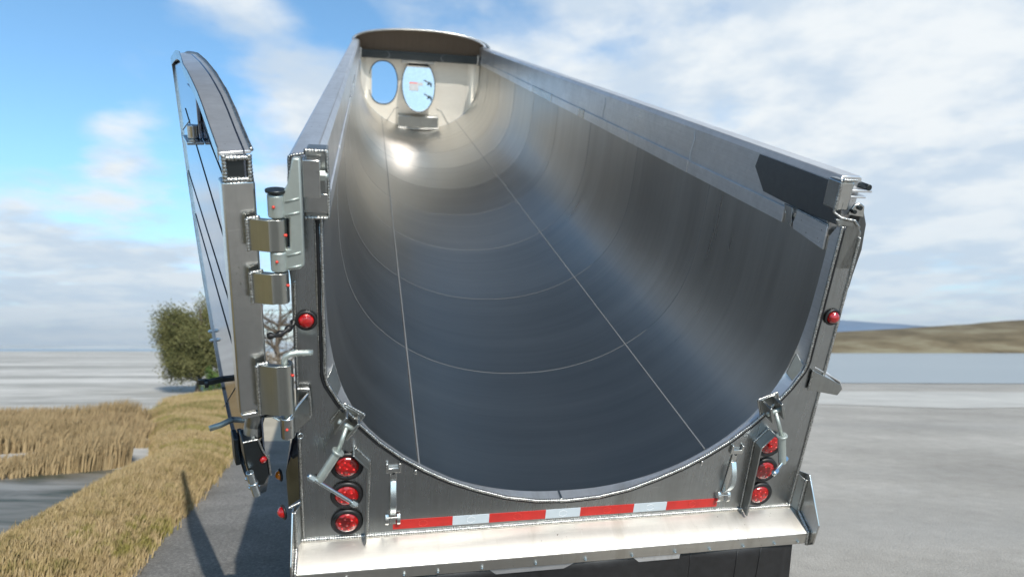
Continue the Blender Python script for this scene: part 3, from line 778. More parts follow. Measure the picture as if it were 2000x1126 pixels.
# --- left corner hardware: end of the rail, clamp block, hinge casting
bm = BM(); add_box(bm, (-1.150, -.030, 1.500), (-1.066, .099, 1.660)); add_box(bm, (-1.142, -.020, 1.660), (-1.066, .099, 1.745)); col = link('hinge_column', bm, M['mid'], TR, bevel=.006)
weld([(-1.142, -.024, 1.745), (-1.066, -.024, 1.745), (-1.062, -.024, 1.60), (-1.064, -.032, 1.50)], col, .007, .011)
weld([(-1.150, -.032, 1.500), (-1.066, -.032, 1.500)], col, .008, .011)
weld([(-1.206, .095, 1.70), (-1.15, .09, 1.712), (-1.142, .0, 1.742)], col, .007, .011); weld([(-1.208, .095, 1.70), (-1.212, .09, 1.60)], col, .007, .011)
box('column_cap', (-1.150, -.034, 1.520), (-1.066, -.031, 1.590), 'bright', col)
bm = BM(); add_box(bm, (-1.146, -.095, 1.592), (-1.086, -.036, 1.725)); cb2 = link('clamp_block', bm, M['bright'], TR, bevel=.003)
bm = BM(); add_cyl(bm, (-1.086, -.066, 1.665), (-1.070, -.066, 1.665), .020, n=6); add_dome(bm, (-1.070, -.066, 1.665), (1, 0, 0), .013, .012, n=12, m=3); link('clamp_bolt', bm, M['galv'], cb2)
PIN = (-1.236, -.105)
# casting
bm = BM()
add_prism(bm, [(x, -.118, z) for x, z in ((-1.176, 1.735), (-1.150, 1.735), (-1.148, 1.345), (-1.165, 1.330), (-1.236, 1.322), (-1.236, 1.398), (-1.196, 1.408), (-1.194, 1.520), (-1.236, 1.522), (-1.236, 1.606), (-1.214, 1.610), (-1.196, 1.640), (-1.186, 1.690))], (0, .040, 0))
add_cyl(bm, (PIN[0], PIN[1], 1.522), (PIN[0], PIN[1], 1.606), .030, n=24); add_cyl(bm, (PIN[0], PIN[1], 1.322), (PIN[0], PIN[1], 1.398), .030, n=24)
cast = link('hinge_casting', bm, M['galv'], TR, bevel=.006)
bm = BM()
for z0 in (1.533, 1.335):
    for a, b in (((-1.205, z0), (-1.158, z0 + .012)), ((-1.205, z0 + .048), (-1.158, z0 + .062))):
        bm = BM(); add_tube(bm, [(a[0], -.119, a[1]), (b[0], -.119, b[1])], .0035, 6); link('cast_rib', bm, M['galv'], cast, smooth=True)
bm = BM(); add_cyl(bm, (PIN[0], PIN[1], 1.612), (PIN[0], PIN[1], 1.622), .036, n=28); add_cyl(bm, (PIN[0], PIN[1], 1.20), (PIN[0], PIN[1], 1.612), .017, n=20); link('hinge_pin', bm, M['dark'], cast, bevel=.002)
def dot(x, y, z, par):
    bm = BM(); add_dome(bm, (x, y, z), (0, -1, 0), .006, .007, n=10, m=3); o = link('grease_cap', bm, M['orange_dot'], par, smooth=True); return o
dot(PIN[0] - .006, PIN[1] - .029, 1.565, cast); dot(PIN[0] - .004, PIN[1] - .029, 1.365, cast)
# lower bracket on the sheet
bm = BM(); add_prism(bm, [(-1.205, -.002, .775), (-1.160, -.002, .775), (-1.155, -.002, .655), (-1.185, -.002, .625), (-1.205, -.002, .62)], (0, -.016, 0))
add_prism(bm, [(-1.165, -.016, .768), (-1.165, -.016, .64), (-1.236, -.13, .62), (-1.236, -.13, .715), (-1.205, -.07, .74)], (.012, .0, 0))
add_cyl(bm, (PIN[0], PIN[1], .615), (PIN[0], PIN[1], .710), .028, n=24)
lb = link('lower_hinge_bracket', bm, M['bright'], TR, bevel=.004)
weld([(-1.205, -.020, .782), (-1.158, -.020, .780), (-1.152, -.020, .655), (-1.185, -.02, .620)], lb, .007, .011)
dot(PIN[0], PIN[1] - .028, .665, lb)
bm = BM(); add_tube(bm, resample([(PIN[0], PIN[1], .62), (PIN[0], PIN[1], .955), (PIN[0] + .006, PIN[1], .975), (PIN[0] + .03, PIN[1] + .005, .985), (-1.135, -.075, .972)], .02), .0125, 12); link('hinge_pin', bm, M['galv'], lb, smooth=True)
bm = BM(); add_ring(bm, (-1.192, -.09, .605), (.3, -1, .2), .011, .0022, n=16, m=6); link('pin_ring', bm, M['zinc'], lb, smooth=True)
bm = BM(); add_tube(bm, resample([(-1.30, -.04, 1.03), (-1.27, -.05, 1.035), (-1.24, -.04, 1.045), (-1.21, -.01, 1.06), (-1.205, .02, 1.075)], .008), .011, 8, rf=lambda i: 1 + .35 * math.sin(i * 1.3)); link('rubber_strap', bm, M['rubber'], TR, smooth=True)

# ------------------------------------------------------------------ tailgate (half-round door swung about 250 degrees)
TG = bpy.data.objects.new('tailgate', None); COL.objects.link(TG); TG.parent = TR
BA = math.radians(71.5)
# local frame: X = s along the door away from hinge, Y = o (towards the trailer side), Z = z
u = Vector((-math.cos(BA), math.sin(BA), 0)); nn_ = Vector((math.sin(BA), math.cos(BA), 0))
mt = Matrix(((u.x, nn_.x, 0, -1.32), (u.y, nn_.y, 0, -.06), (0, 0, 1, 0), (0, 0, 0, 1)))
TG.matrix_local = mt
OUT = [(0, .50), (.05, .36), (.14, .22), (.25, .13), (.40, .07), (.60, .02), (.85, .02), (1.05, .06), (1.25, .16), (1.42, .29), (1.58, .43), (1.72, .58), (1.86, .75), (1.98, .93), (2.10, 1.15), (2.20, 1.35), (2.30, 1.58), (2.37, 1.75), (2.41, 1.83)]
ZT = [(0, 1.745), (.16, 1.79), (.30, 1.835), (.47, 1.88), (.73, 1.92), (1.02, 1.945), (1.35, 1.955), (1.8, 1.93), (2.2, 1.875), (2.41, 1.84)]; SM = 2.41
def oin(s): return float(np.interp(s, [0, .9, 1.6, 2.41], [-.100, -.100, -.055, -.030]))
def ztop(s): return float(np.interp(s, [a for a, b in ZT], [b for a, b in ZT]))
TOP = [(s, ztop(s)) for s in [SM * (1 - i / 16) for i in range(17)]]
po = OUT + TOP
bm = BM()
vv = [bm.verts.new((s, -.022, z)) for s, z in po]
ee = [bm.edges.new((vv[i], vv[(i + 1) % len(vv)])) for i in range(len(vv))]
bmesh.ops.triangle_fill(bm, use_beauty=True, edges=ee)
g = bmesh.ops.extrude_face_region(bm, geom=list(bm.faces))
for v in [e for e in g['geom'] if isinstance(e, bmesh.types.BMVert)]: v.co.y += .006
skin = link('door_skin', bm, M['mirror'], TG)
# top box plate (thickness seen from behind)
bm = BM(); R = []
for s, z in TOP:
    R.append([bm.verts.new((s, oin(s), z - .006)), bm.verts.new((s, .004, z)), bm.verts.new((s, .004, z - .012)), bm.verts.new((s, oin(s), z - .018))])
for a, b in zip(R, R[1:]):
    for j in range(4): bm.faces.new((a[j], a[(j + 1) % 4], b[(j + 1) % 4], b[j]))
bm.faces.new(R[0]); bm.faces.new(list(reversed(R[-1])))
tp = link('top_plate', bm, M['rail'], TG, bevel=.002)
weld([(s, .006, z + .002) for s, z in TOP], tp, .008, .018)
weld([(s, oin(s), z - .008) for s, z in TOP if s < 1.9], tp, .005, .018)
bm = BM(); add_strip(bm, [(s, oin(s) - .004, z - .012) for s, z in TOP], (0, 0, .022), (0, .004, 0)); link('plate_lip', bm, M['bright'], tp)
# rim round the door edge
bm = BM(); R = []
for s, z in OUT:
    R.append([bm.verts.new((s, -.032, z)), bm.verts.new((s, .0, z)), bm.verts.new((s - .004, .0, z + .006)), bm.verts.new((s - .004, -.032, z + .006))])
for a, b in zip(R, R[1:]):
    for j in range(4): bm.faces.new((a[j], a[(j + 1) % 4], b[(j + 1) % 4], b[j]))
link('door_rim', bm, M['bright'], TG, bevel=.0015)
# hinge post (square tube) with an open welded top box
bm = BM(); add_box(bm, (-.010, -.100, .722), (.075, .010, 1.640)); post = link('hinge_post', bm, M['bright'], TG, bevel=.008)
bm = BM(); add_box(bm, (.0, -.080, 1.640), (.070, -.005, 1.725)); cap = link('post_cap', bm, M['dark'], post, bevel=.003)
for a, b in (((-.004, -.088, 1.72), (-.004, .0, 1.72)), ((-.004, -.092, 1.645), (-.004, .006, 1.645)), ((-.006, -.086, 1.64), (-.006, -.086, 1.73)), ((-.006, -.004, 1.64), (-.006, -.004, 1.73))):
    weld([a, b], post, .011, .012)
# dark lines laid on the skin to stand in for reflections in it
for s0, z0, s1, z1 in ((.15, .55, 1.9, 1.0), (.9, 1.80, 2.2, 1.45), (.15, 1.05, 1.9, 1.62), (.15, .80, 2.1, 1.22), (.15, 1.45, 1.5, 1.74), (.30, .75, 1.3, .0)):
    bm = BM(); add_tube(bm, [(s0, -.023, z0), (s1, -.023, z1)], .0028, 6); link('reflection_line', bm, M['dark'], skin, smooth=True)
# lifting eye near the top
bm = BM(); add_box(bm, (1.10, -.10, 1.56), (1.30, -.024, 1.575)); add_cyl(bm, (1.20, -.06, 1.575), (1.20, -.06, 1.64), .026); link('top_latch', bm, M['bright'], TG, bevel=.004)
bm = BM(); add_box(bm, (1.15, -.040, 1.58), (1.5, -.024, 1.80)); link('latch_plate', bm, M['mirror'], TG, bevel=.004)
# hinge leaves: curved plates from the post to the barrel on the pin
iv = mt.inverted()
def leaf(z0, z1, name='hinge_leaf', pinx=PIN):
    bp_ = iv @ Vector((pinx[0], pinx[1], 0)); bp_.z = 0
    pts = []
    a = Vector((-.006, -.085, 0)); c = bp_ + Vector((-.026, -.012, 0))
    # work in body space for clarity
    P = [Vector((-1.338, -.118, 0)), Vector((-1.312, -.122, 0)), Vector((-1.285, -.132, 0)), Vector((-1.262, -.138, 0))]
    for k in range(9):
        t = math.radians(-115 + 25 * k); P.append(Vector((pinx[0] + .031 * math.cos(t), pinx[1] + .031 * math.sin(t), 0)))
    # closed outline: outer path then inner path
    innr = [Vector((pinx[0] + .015 * math.cos(math.radians(-115 + 25 * k)), pinx[1] + .015 * math.sin(math.radians(-115 + 25 * k)), 0)) for k in range(8, -1, -1)]
    innr += [Vector((-1.262, -.112, 0)), Vector((-1.29, -.104, 0)), Vector((-1.338, -.096, 0))]
    loop = P + innr
    bm = BM(); lo = [bm.verts.new(iv @ Vector((p.x, p.y, 0)) + Vector((0, 0, z0))) for p in loop]; hi = [bm.verts.new(iv @ Vector((p.x, p.y, 0)) + Vector((0, 0, z1))) for p in loop]
    n = len(loop)
    for i in range(n): j = (i + 1) % n; bm.faces.new((lo[i], lo[j], hi[j], hi[i]))
    bm.faces.new(hi); bm.faces.new(list(reversed(lo)))
    o = link(name, bm, M['olive'], TG, bevel=.0015)
    e0 = iv @ Vector((-1.338, -.112, 0)); e1 = iv @ Vector((-1.335, -.122, 0))
    weld([(e1.x, e1.y, z0), (e1.x, e1.y, z1)], o, .008, .011)
    e2 = iv @ Vector((-1.295, -.10, 0)); weld([(e1.x, e1.y, z1), (e2.x, e2.y, z1 + .002)], o, .008, .011)
    return o
leaf(1.402, 1.518); leaf(1.200, 1.318); leaf(.730, .945)
for x, y, z in ((-1.205, -.12, 1.46), (-1.204, -.12, 1.27), (-1.203, -.12, .90)):
    q = iv @ Vector((x, y, z)); bm = BM(); add_dome(bm, q, (-.3, -1, 0), .006, .010, n=10, m=3); link('grease_cap', bm, M['orange_dot'], TG, smooth=True)
# bottom latch arm, hook and pin
def S(s, o, z): return Vector((s, o, z))
bm = BM(); add_tube(bm, resample([S(.03, -.045, .725), S(.035, -.035, .68), S(.05, -.045, .63), S(.04, -.055, .58)], .01), .036, 14); arm = link('latch_arm', bm, M['mid'], TG, smooth=True)
bm = BM(); add_box(bm, (-.015, -.095, .700), (.080, .02, .722)); link('arm_cap', bm, M['bright'], arm, bevel=.003)
bm = BM(); add_strip(bm, [S(.0, -.03, .690), S(-.02, .01, .698), S(-.04, .040, .680), S(-.05, .055, .645), S(-.05, .055, .595)], (.016, 0, 0), (0, .012, .003)); link('hook', bm, M['bright'], arm, bevel=.003)
bm = BM(); add_prism(bm, [S(-.02, -.100, .600), S(-.02, -.045, .600), S(-.02, -.030, .545), S(-.02, -.010, .50), S(-.02, -.005, .42), S(-.02, -.030, .375), S(-.02, -.075, .385), S(-.02, -.095, .50)], (.10, 0, 0)); bx = link('latch_box', bm, M['dark'], TG, bevel=.006)
weld([S(-.024, -.100, .602), S(-.024, -.043, .602), S(-.024, -.028, .545), S(-.024, -.008, .50), S(-.024, -.003, .42)], bx, .005, .010)
bm = BM(); add_dome(bm, S(-.021, -.028, .500), (-1, .3, 0), .016, .012, n=16, m=4); link('marker_lens', bm, M['red_lens'], bx, smooth=True)
bm = BM(); add_cyl(bm, S(-.040, -.085, .470), S(-.045, -.065, .355), .016, n=20); add_cyl(bm, S(-.0425, -.075, .418), S(-.043, -.073, .410), .019, n=20); link('lock_pin', bm, M['zinc'], bx, bevel=.002)
# bolts on the door rim and handles sticking out beyond the skin
for s, z in ((1.50, .40), (1.46, .36), (.40, .12), (.30, .14)):
    bm = BM(); add_cyl(bm, S(s, -.031, z), S(s, -.046, z), .012, n=6); add_dome(bm, S(s, -.046, z), (0, -1, 0), .008, .007, n=10, m=3); link('bolt', bm, M['zinc'], TG)
bm = BM(); add_strip(bm, [S(1.22, -.02, .22), S(1.22, -.09, .215), S(1.23, -.15, .225)], (.0, 0, .016), (.02, 0, 0)); add_cyl(bm, S(1.23, -.10, .21), S(1.23, -.12, .21), .025); link('door_handle', bm, M['dark'], TG, bevel=.003)
bm = BM(); add_tube(bm, [S(.95, -.02, .12), S(.95, -.08, .10), S(.95, -.14, .09)], .016, 10); link('door_handle', bm, M['galv'], TG, smooth=True)
bm = BM(); add_box(bm, (.72, -.050, -.02), (.82, -.024, .14)); link('latch_cover', bm, M['dark'], TG, bevel=.006)

# ------------------------------------------------------------------ running gear under the raised body (world-level, so undo the tilt)
iw = (Matrix.Translation(ORG) @ MW.to_4x4()).inverted()
def from_world(o): 
    o.parent = TR; o.matrix_local = iw; return o
yawv = Vector((MW[0][1], MW[1][1], 0)).normalized(); yaw = math.atan2(-yawv.x, yawv.y)
def wl(x, y, z):   # chassis frame: origin under the rear sheet
    c = math.cos(yaw); s = math.sin(yaw); return Vector((ORG.x + x * c - y * s, ORG.y + x * s + y * c, z))
def wbox(bm, a, b):
    vs = [bm.verts.new(wl(x, y, z)) for x in (a[0], b[0]) for y in (a[1], b[1]) for z in (a[2], b[2])]
    for f in ((0, 1, 3, 2), (4, 6, 7, 5), (0, 4, 5, 1), (2, 3, 7, 6), (0, 2, 6, 4), (1, 5, 7, 3)): bm.faces.new([vs[i] for i in f])
bm = BM()
for sx in (-.5, .5): wbox(bm, (sx - .06, .35, .62), (sx + .06, 8.5, .86))
for yb in (.5, 2.2, 4.0, 7.5): wbox(bm, (-.44, yb, .66), (.44, yb + .1, .80))
from_world(link('chassis_frame', bm, M['dark'], None, bevel=.005))
for yb in (1.5, 2.85):
    bm = BM(); add_cyl(bm, wl(-.95, yb, .52), wl(.95, yb, .52), .07); from_world(link('axle', bm, M['dark'], None))
    for sx in (-1, 1):
        a = wl(sx * .62, yb, .52); b = wl(sx * 1.18, yb, .52); d = (b - a).normalized()
        bm = BM(); 
        for e0, e1, r0, r1 in ((0, .04, .44, .52), (.04, .24, .52, .52), (.24, .28, .52, .44), (.28, .32, .44, .52), (.32, .52, .52, .52), (.52, .56, .52, .44)):
            add_cyl(bm, a + d * e0, a + d * e1, r0, r1, n=40)
        wh = from_world(link('wheel', bm, M['rubber'], None, bevel=.0))
        bm = BM(); add_cyl(bm, b - d * .10, b + d * .002, .29, .27, n=32); add_cyl(bm, b, b + d * .05, .12, .10, n=24); rm = link('rim', bm, M['bright'], wh)

# ================================================================== GROUND AND SURROUNDINGS
def sheet(name, pts, z, mat, kind='structure', nsub=0):
    bm = BM(); bm.faces.new([bm.verts.new((x, y, z if not callable(z) else z(x, y))) for x, y in pts])
    o = link(name, bm, mat, None); o['kind'] = kind; return o

def groundmat():
    m, t, p, O = newmat('gravel_lot')
    n1 = t.noise(t.scale(O, (1, 1.0, 1)), .35, 6.0, .62); n2 = t.noise(O, 5.0, 5.0, .7); n3 = t.noise(O, 55, 3.0, .7)
    big = t.noise(t.scale(O, (.35, 1.8, 1)), .10, 4, .6, .3)
    f = t.math('ADD', t.math('MULTIPLY', n1, .45), t.math('ADD', t.math('MULTIPLY', n2, .2), t.math('MULTIPLY', n3, .35)))
    c = t.ramp(f, [(.34, (.25, .235, .21)), (.5, (.38, .36, .325)), (.64, (.54, .515, .47))])
    c = t.mix(t.math('MULTIPLY', t.maprange(big, .48, .66, smooth=True), .45), c, (.33, .325, .31, 1))
    t.set(p.inputs['Base Color'], c); p.inputs['Roughness'].default_value = .95
    b = t.n('ShaderNodeBump'); b.inputs['Strength'].default_value = .5; b.inputs['Distance'].default_value = .02
    t.set(b.inputs['Height'], t.math('ADD', n3, n2)); t.set(p.inputs['Normal'], b.outputs[0])
    return m
def mudmat():
    m, t, p, O = newmat('mud_flat')
    n = t.noise(t.scale(O, (.25, .9, 1)), .12, 5, .6, .4); n2 = t.noise(t.scale(O, (.4, 1.6, 1)), 1.1, 4, .6)
    f = t.math('ADD', t.math('MULTIPLY', n, .65), t.math('MULTIPLY', n2, .35))
    c = t.ramp(f, [(.36, (.26, .25, .225)), (.48, (.42, .41, .38)), (.58, (.62, .60, .56))])
    t.set(p.inputs['Base Color'], c)
    p.inputs['Roughness'].default_value = .9; p.inputs['Specular IOR Level'].default_value = .15
    return m
def watermat():
    m, t, p, O = newmat('lake_water')
    n = t.noise(t.scale(O, (.6, 2.0, 1)), 1.2, 4, .6); n2 = t.noise(t.scale(O, (.10, .7, 1)), .12, 4, .6)
    t.set(p.inputs['Base Color'], t.mix(n2, (.20, .26, .30, 1), (.33, .38, .41, 1))); p.inputs['Roughness'].default_value = .33
    b = t.n('ShaderNodeBump'); b.inputs['Strength'].default_value = .6; b.inputs['Distance'].default_value = .12
    t.set(b.inputs['Height'], n); t.set(p.inputs['Normal'], b.outputs[0])
    return m
def hillmat(name, stops, sc):
    m, t, p, O = newmat(name)
    n = t.noise(t.scale(O, (1, 1, 5)), sc, 5, .62)
    t.set(p.inputs['Base Color'], t.ramp(n, stops)); p.inputs['Roughness'].default_value = 1.0; p.inputs['Specular IOR Level'].default_value = 0.1
    return m

# gravel lot: one sheet to the horizon, sinking gently to the left beyond the verge
def add_grid(bm, xs, ys, zf):
    V = [[bm.verts.new((x, y, zf(x, y))) for y in ys] for x in xs]
    for i in range(len(xs) - 1):
        for j in range(len(ys) - 1): bm.faces.new((V[i][j], V[i + 1][j], V[i + 1][j + 1], V[i][j + 1]))
bm = BM(); bm.faces.new([bm.verts.new(v) for v in ((-9000, -3000, 0), (9000, -3000, 0), (9000, 9000, 0), (-9000, 9000, 0))])
g = link('ground', bm, groundmat(), None); g['kind'] = 'structure'
def pxg(px, py, h=0.0):
    d = pixdir(px, py); k = (h - CAM_H) / d.z; return (d.x * k, d.y * k)
# verge line (ground map worked out from where the bank meets the gravel)
edge_r = [(-1.2, -3), (-1.9, 1.5), (-2.75, 4.6), (-3.3, 6.6), (-3.95, 9.2), (-4.8, 12.0), (-6.3, 15.5), (-7.6, 20), (-8.6, 26)]     # bank / gravel
edge_l = [(-5.2, -3), (-4.5, 3), (-4.5, 5.9), (-5.0, 8.4), (-5.5, 10.7), (-7.2, 14.0), (-9.6, 18.5), (-11.6, 23.5), (-12.0, 30)]   # bank / mud
mud = [(-9000, -200), (-5.1, -200), (-5.1, -3), (-4.4, 3), (-4.4, 5.9), (-4.9, 8.4), (-5.4, 10.7), (-7.1, 14.0), (-9.5, 18.5), (-11.5, 23.5), (-11.5, 32), (-10.5, 60), (-9, 420), (-9000, 420)]
sheet('mud_flat', mud, .012, mudmat())
sheet('lake', [(-9000, 420.2), (-8.9, 420.2), (-8, 62), (-6, 44), (2, 36), (40, 33), (400, 30), (9000, 28), (9000, 8800), (-9000, 8800)], .025, watermat())
PATH = [(-9.9, 30), (-8.7, 26), (-7.7, 20), (-6.4, 15.5), (-5.6, 13.2), (-3.0, 13.2), (-3.0, 15.5), (-4.2, 20), (-5.5, 26), (-6.5, 30)]
sheet('path', PATH, .008, hillmat('sandy_path', [(.3, (.38, .34, .26)), (.6, (.48, .43, .34))], .8))
def gravelmat():
    m, t, p, O = newmat('dark_gravel')
    n1 = t.noise(O, .8, 5.0, .62); n3 = t.noise(O, 38, 3.0, .75); n4 = t.noise(O, 120, 2.0, .7)
    f = t.math('ADD', t.math('MULTIPLY', n1, .35), t.math('ADD', t.math('MULTIPLY', n3, .4), t.math('MULTIPLY', n4, .25)))
    t.set(p.inputs['Base Color'], t.ramp(f, [(.36, (.08, .078, .072)), (.5, (.17, .165, .155)), (.64, (.34, .33, .31))])); p.inputs['Roughness'].default_value = .95
    b = t.n('ShaderNodeBump'); b.inputs['Strength'].default_value = .6; b.inputs['Distance'].default_value = .02
    t.set(b.inputs['Height'], n3); t.set(p.inputs['Normal'], b.outputs[0]); return m
tk = [(-1.2, -3), (-2.0, 1.5), (-2.85, 4.6), (-3.4, 6.6), (-4.05, 9.2), (-4.9, 12.0), (-5.7, 13.6), (-3.4, 14.4), (-1.6, 13.2), (-.2, 10), (.6, 4), (.6, -3)]
sheet('gravel_track', tk, .006, gravelmat())
pool = [(-30, 7.2), (-12, 7.4), (-9, 8.8), (-7, 9.6), (-5.6, 10.1), (-5.2, 8.8), (-4.7, 6.8), (-4.2, 5.9), (-4.2, 3), (-9, 2), (-30, 2)]
def poolm():
    m, t, p, O = newmat('wet_mud'); n = t.noise(t.scale(O, (.5, 1.6, 1)), .8, 5, .6, .5)
    t.set(p.inputs['Base Color'], t.ramp(n, [(.38, (.055, .06, .035)), (.48, (.16, .15, .125)), (.62, (.27, .26, .235))])); p.inputs['Roughness'].default_value = .55; return m
sheet('wet_mud', pool, .018, poolm())
# pale shore bar on the right
bm = BM(); xs = [-3 + i * 4 for i in range(80)]
rows = []
mshore = plain('pale_shore', (.50, .49, .455), .9, .15, .4)
nr = []
for x in xs:
    y0 = 21.5 - .012 * x; w = 5.2 + 1.6 * math.sin(x * .13) + .02 * x
    nr.append([bm.verts.new((x, y0 + .9 * math.sin(x * .31) + .5 * math.sin(x * .8), .010)), bm.verts.new((x, y0 + w, .010))])
for a, b in zip(nr, nr[1:]): bm.faces.new((a[0], b[0], b[1], a[1]))
o = link('shore', bm, mshore, None); o['kind'] = 'structure'

# bank of soil under the grass
def bank_h(t): return max(0.0, math.sin(math.pi * min(1, max(0, t)))) ** .8
bm = BM(); soil = hillmat('verge_soil', [(.35, (.20, .17, .08)), (.5, (.34, .27, .13)), (.65, (.26, .22, .09))], .6)
def pair(i, fr):
    a = Vector(edge_l[i]).lerp(Vector(edge_l[i + 1]), fr); b = Vector(edge_r[i]).lerp(Vector(edge_r[i + 1]), fr); return a, b
def bankz(x, y, t): return .004 + .16 * bank_h(t) + .05 * bank_h(t) * noise.noise(Vector((x * .5, y * .5, 0)))
rows = []
for i in range(len(edge_l) - 1):
    for k in range(6):
        a, b = pair(i, k / 6); rows.append((a, b))
rows.append((Vector(edge_l[-1]), Vector(edge_r[-1])))
V = []
for a, b in rows:
    V.append([bm.verts.new((*(a.lerp(b, j / 14)), bankz(*(a.lerp(b, j / 14)), j / 14))) for j in range(15)])
for p_, q_ in zip(V, V[1:]):
    for j in range(14): bm.faces.new((p_[j], p_[j + 1], q_[j + 1], q_[j]))
vb = link('verge', bm, soil, None, smooth=True); vb['kind'] = 'structure'

# grass blades (uncountable)
def blades(name, n, hrange, wid, mat, region, lean=.35, curve=.3):
    verts = []; faces = []
    k = 0; tries = 0
    while k < n and tries < n * 8:
        tries += 1
        r = region()
        if r is None: continue
        x, y, z, hs = r; h = random.uniform(*hrange) * hs; a = random.uniform(0, 2 * math.pi); w = wid * random.uniform(.6, 1.4)
        dx, dy = math.cos(a) * w, math.sin(a) * w; b = random.uniform(0, 2 * math.pi); l = h * random.uniform(0, lean); lx, ly = math.cos(b) * l + .10 * h, math.sin(b) * l
        i0 = len(verts)
        verts += [(x - dx, y - dy, z), (x + dx, y + dy, z), (x + dx * .7 + lx * .4, y + dy * .7 + ly * .4, z + h * .6), (x - dx * .7 + lx * .4, y - dy * .7 + ly * .4, z + h * .6), (x + lx, y + ly, z + h * (1 - curve * .3))]
        faces += [(i0, i0 + 1, i0 + 2, i0 + 3), (i0 + 3, i0 + 2, i0 + 4)]; k += 1
    me = bpy.data.meshes.new(name); me.from_pydata(verts, [], faces); me.materials.append(mat)
    o = bpy.data.objects.new(name, me); COL.objects.link(o); return o
def grassmat(name, stops, sc=.35):
    m, t, p, O = newmat(name)
    n = t.noise(O, sc, 4, .6, .3); n2 = t.noise(O, 9, 2, .5)
    t.set(p.inputs['Base Color'], t.ramp(t.math('ADD', t.math('MULTIPLY', n, .75), t.math('MULTIPLY', n2, .25)), stops)); p.inputs['Roughness'].default_value = .8; p.inputs['Specular IOR Level'].default_value = .2
    return m
gm = grassmat('dry_grass', [(.38, (.16, .155, .05)), (.46, (.33, .25, .12)), (.54, (.42, .32, .18)), (.60, (.22, .20, .055)), (.68, (.34, .27, .14))], .55)
rm_ = grassmat('dry_reed', [(.36, (.26, .185, .10)), (.5, (.36, .27, .15)), (.66, (.24, .175, .09))], .5)
def reg_bank():
    i = random.choices(range(len(edge_l) - 1), weights=[.2, 1.0, 1.6, 1.8, 1.6, 1.4, 1.1, .9])[0]; f = random.random(); t = random.random() ** .9
    if random.random() < .16: t = random.choice((random.gauss(0, .04), random.gauss(1, .035)))
    a, b = pair(i, f); q = a.lerp(b, t)
    c = noise.noise(Vector((q.x * .35, q.y * .35, 3.1)))
    if t > .9 and random.random() < .4: return None
    # dry tan path strip in the distance stays open
    return q.x, q.y, bankz(q.x, q.y, min(1, max(0, t))) - .01, (.45 if t < 0 or t > 1 else .55) + .9 * max(0, c + .35)
o = blades('verge_grass', 130000, (.07, .20), .006, gm, reg_bank); o['kind'] = 'stuff'
o['label'] = 'long dry tan and olive grass on the bank left of the gravel'; o['category'] = 'grass'
def reg_reed():
    # belt of taller reeds along the mud edge
    y = 9.0 + 7.8 * random.random() + random.gauss(0, .2)
    x0 = -.50 * y - .25 + .5 * noise.noise(Vector((y * .8, 4.0, 0))); x = x0 - random.random() ** 1.2 * (.42 * y)
    if noise.noise(Vector((x * .35, y * .5, 9.0))) < -.12 - .10 * (x0 - x - 2): return None
    e = min(1, max(0, (y - 8.9) / 1.6)); e2 = min(1, (x0 - x + .15) / .8)
    if random.random() > .25 + .75 * min(e, e2): return None
    return x, y, .0, (.45 + .55 * min(e, e2)) * (.8 + .6 * noise.noise(Vector((x * .6, y * .6, 0))))
o = blades('reeds', 42000, (.28, .58), .010, rm_, reg_reed, .25); o['kind'] = 'stuff'
o['label'] = 'belt of pale brown reeds between the mud flat and the bank'; o['category'] = 'reeds'

# --- hills beyond the water
def ridge(name, y, xs, hf, mat, depth):
    bm = BM(); F = []
    for x in xs:
        h = max(hf(x), .02); F.append([bm.verts.new((x, y, -.5)), bm.verts.new((x, y + depth * .12, h * .45)), bm.verts.new((x, y + depth * .45, h)), bm.verts.new((x, y + depth, -.5))])
    for a, b in zip(F, F[1:]):
        for j in range(3): bm.faces.new((a[j], b[j], b[j + 1], a[j + 1]))
    o = link(name, bm, mat, None, smooth=True); o['kind'] = 'structure'; return o
def fb(x, s, seed): return noise.fractal(Vector((x * s, seed, 0)), 1.0, 2.0, 4)
hm = hillmat('near_hill_scrub', [(.35, (.11, .09, .055)), (.5, (.18, .145, .09)), (.65, (.25, .225, .15))], .05)
ridge('hill', 250, [40 + i * 6 for i in range(120)], lambda x: 7.6 + .060 * (x - 121) + 1.0 * fb(x, .02, 2), hm, 120)
h2 = hillmat('hazed_hill', [(.4, (.42, .46, .48)), (.6, (.50, .54, .56))], .002)  # haze painted into the colour: hills paled towards the sky
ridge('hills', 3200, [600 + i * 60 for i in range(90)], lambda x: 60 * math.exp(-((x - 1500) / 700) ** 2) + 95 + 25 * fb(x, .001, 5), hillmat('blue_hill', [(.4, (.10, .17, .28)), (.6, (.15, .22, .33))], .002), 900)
ridge('hills', 2600, [-6000 + i * 90 for i in range(85)], lambda x: 14 + 12 * fb(x, .0011, 8), h2, 500)

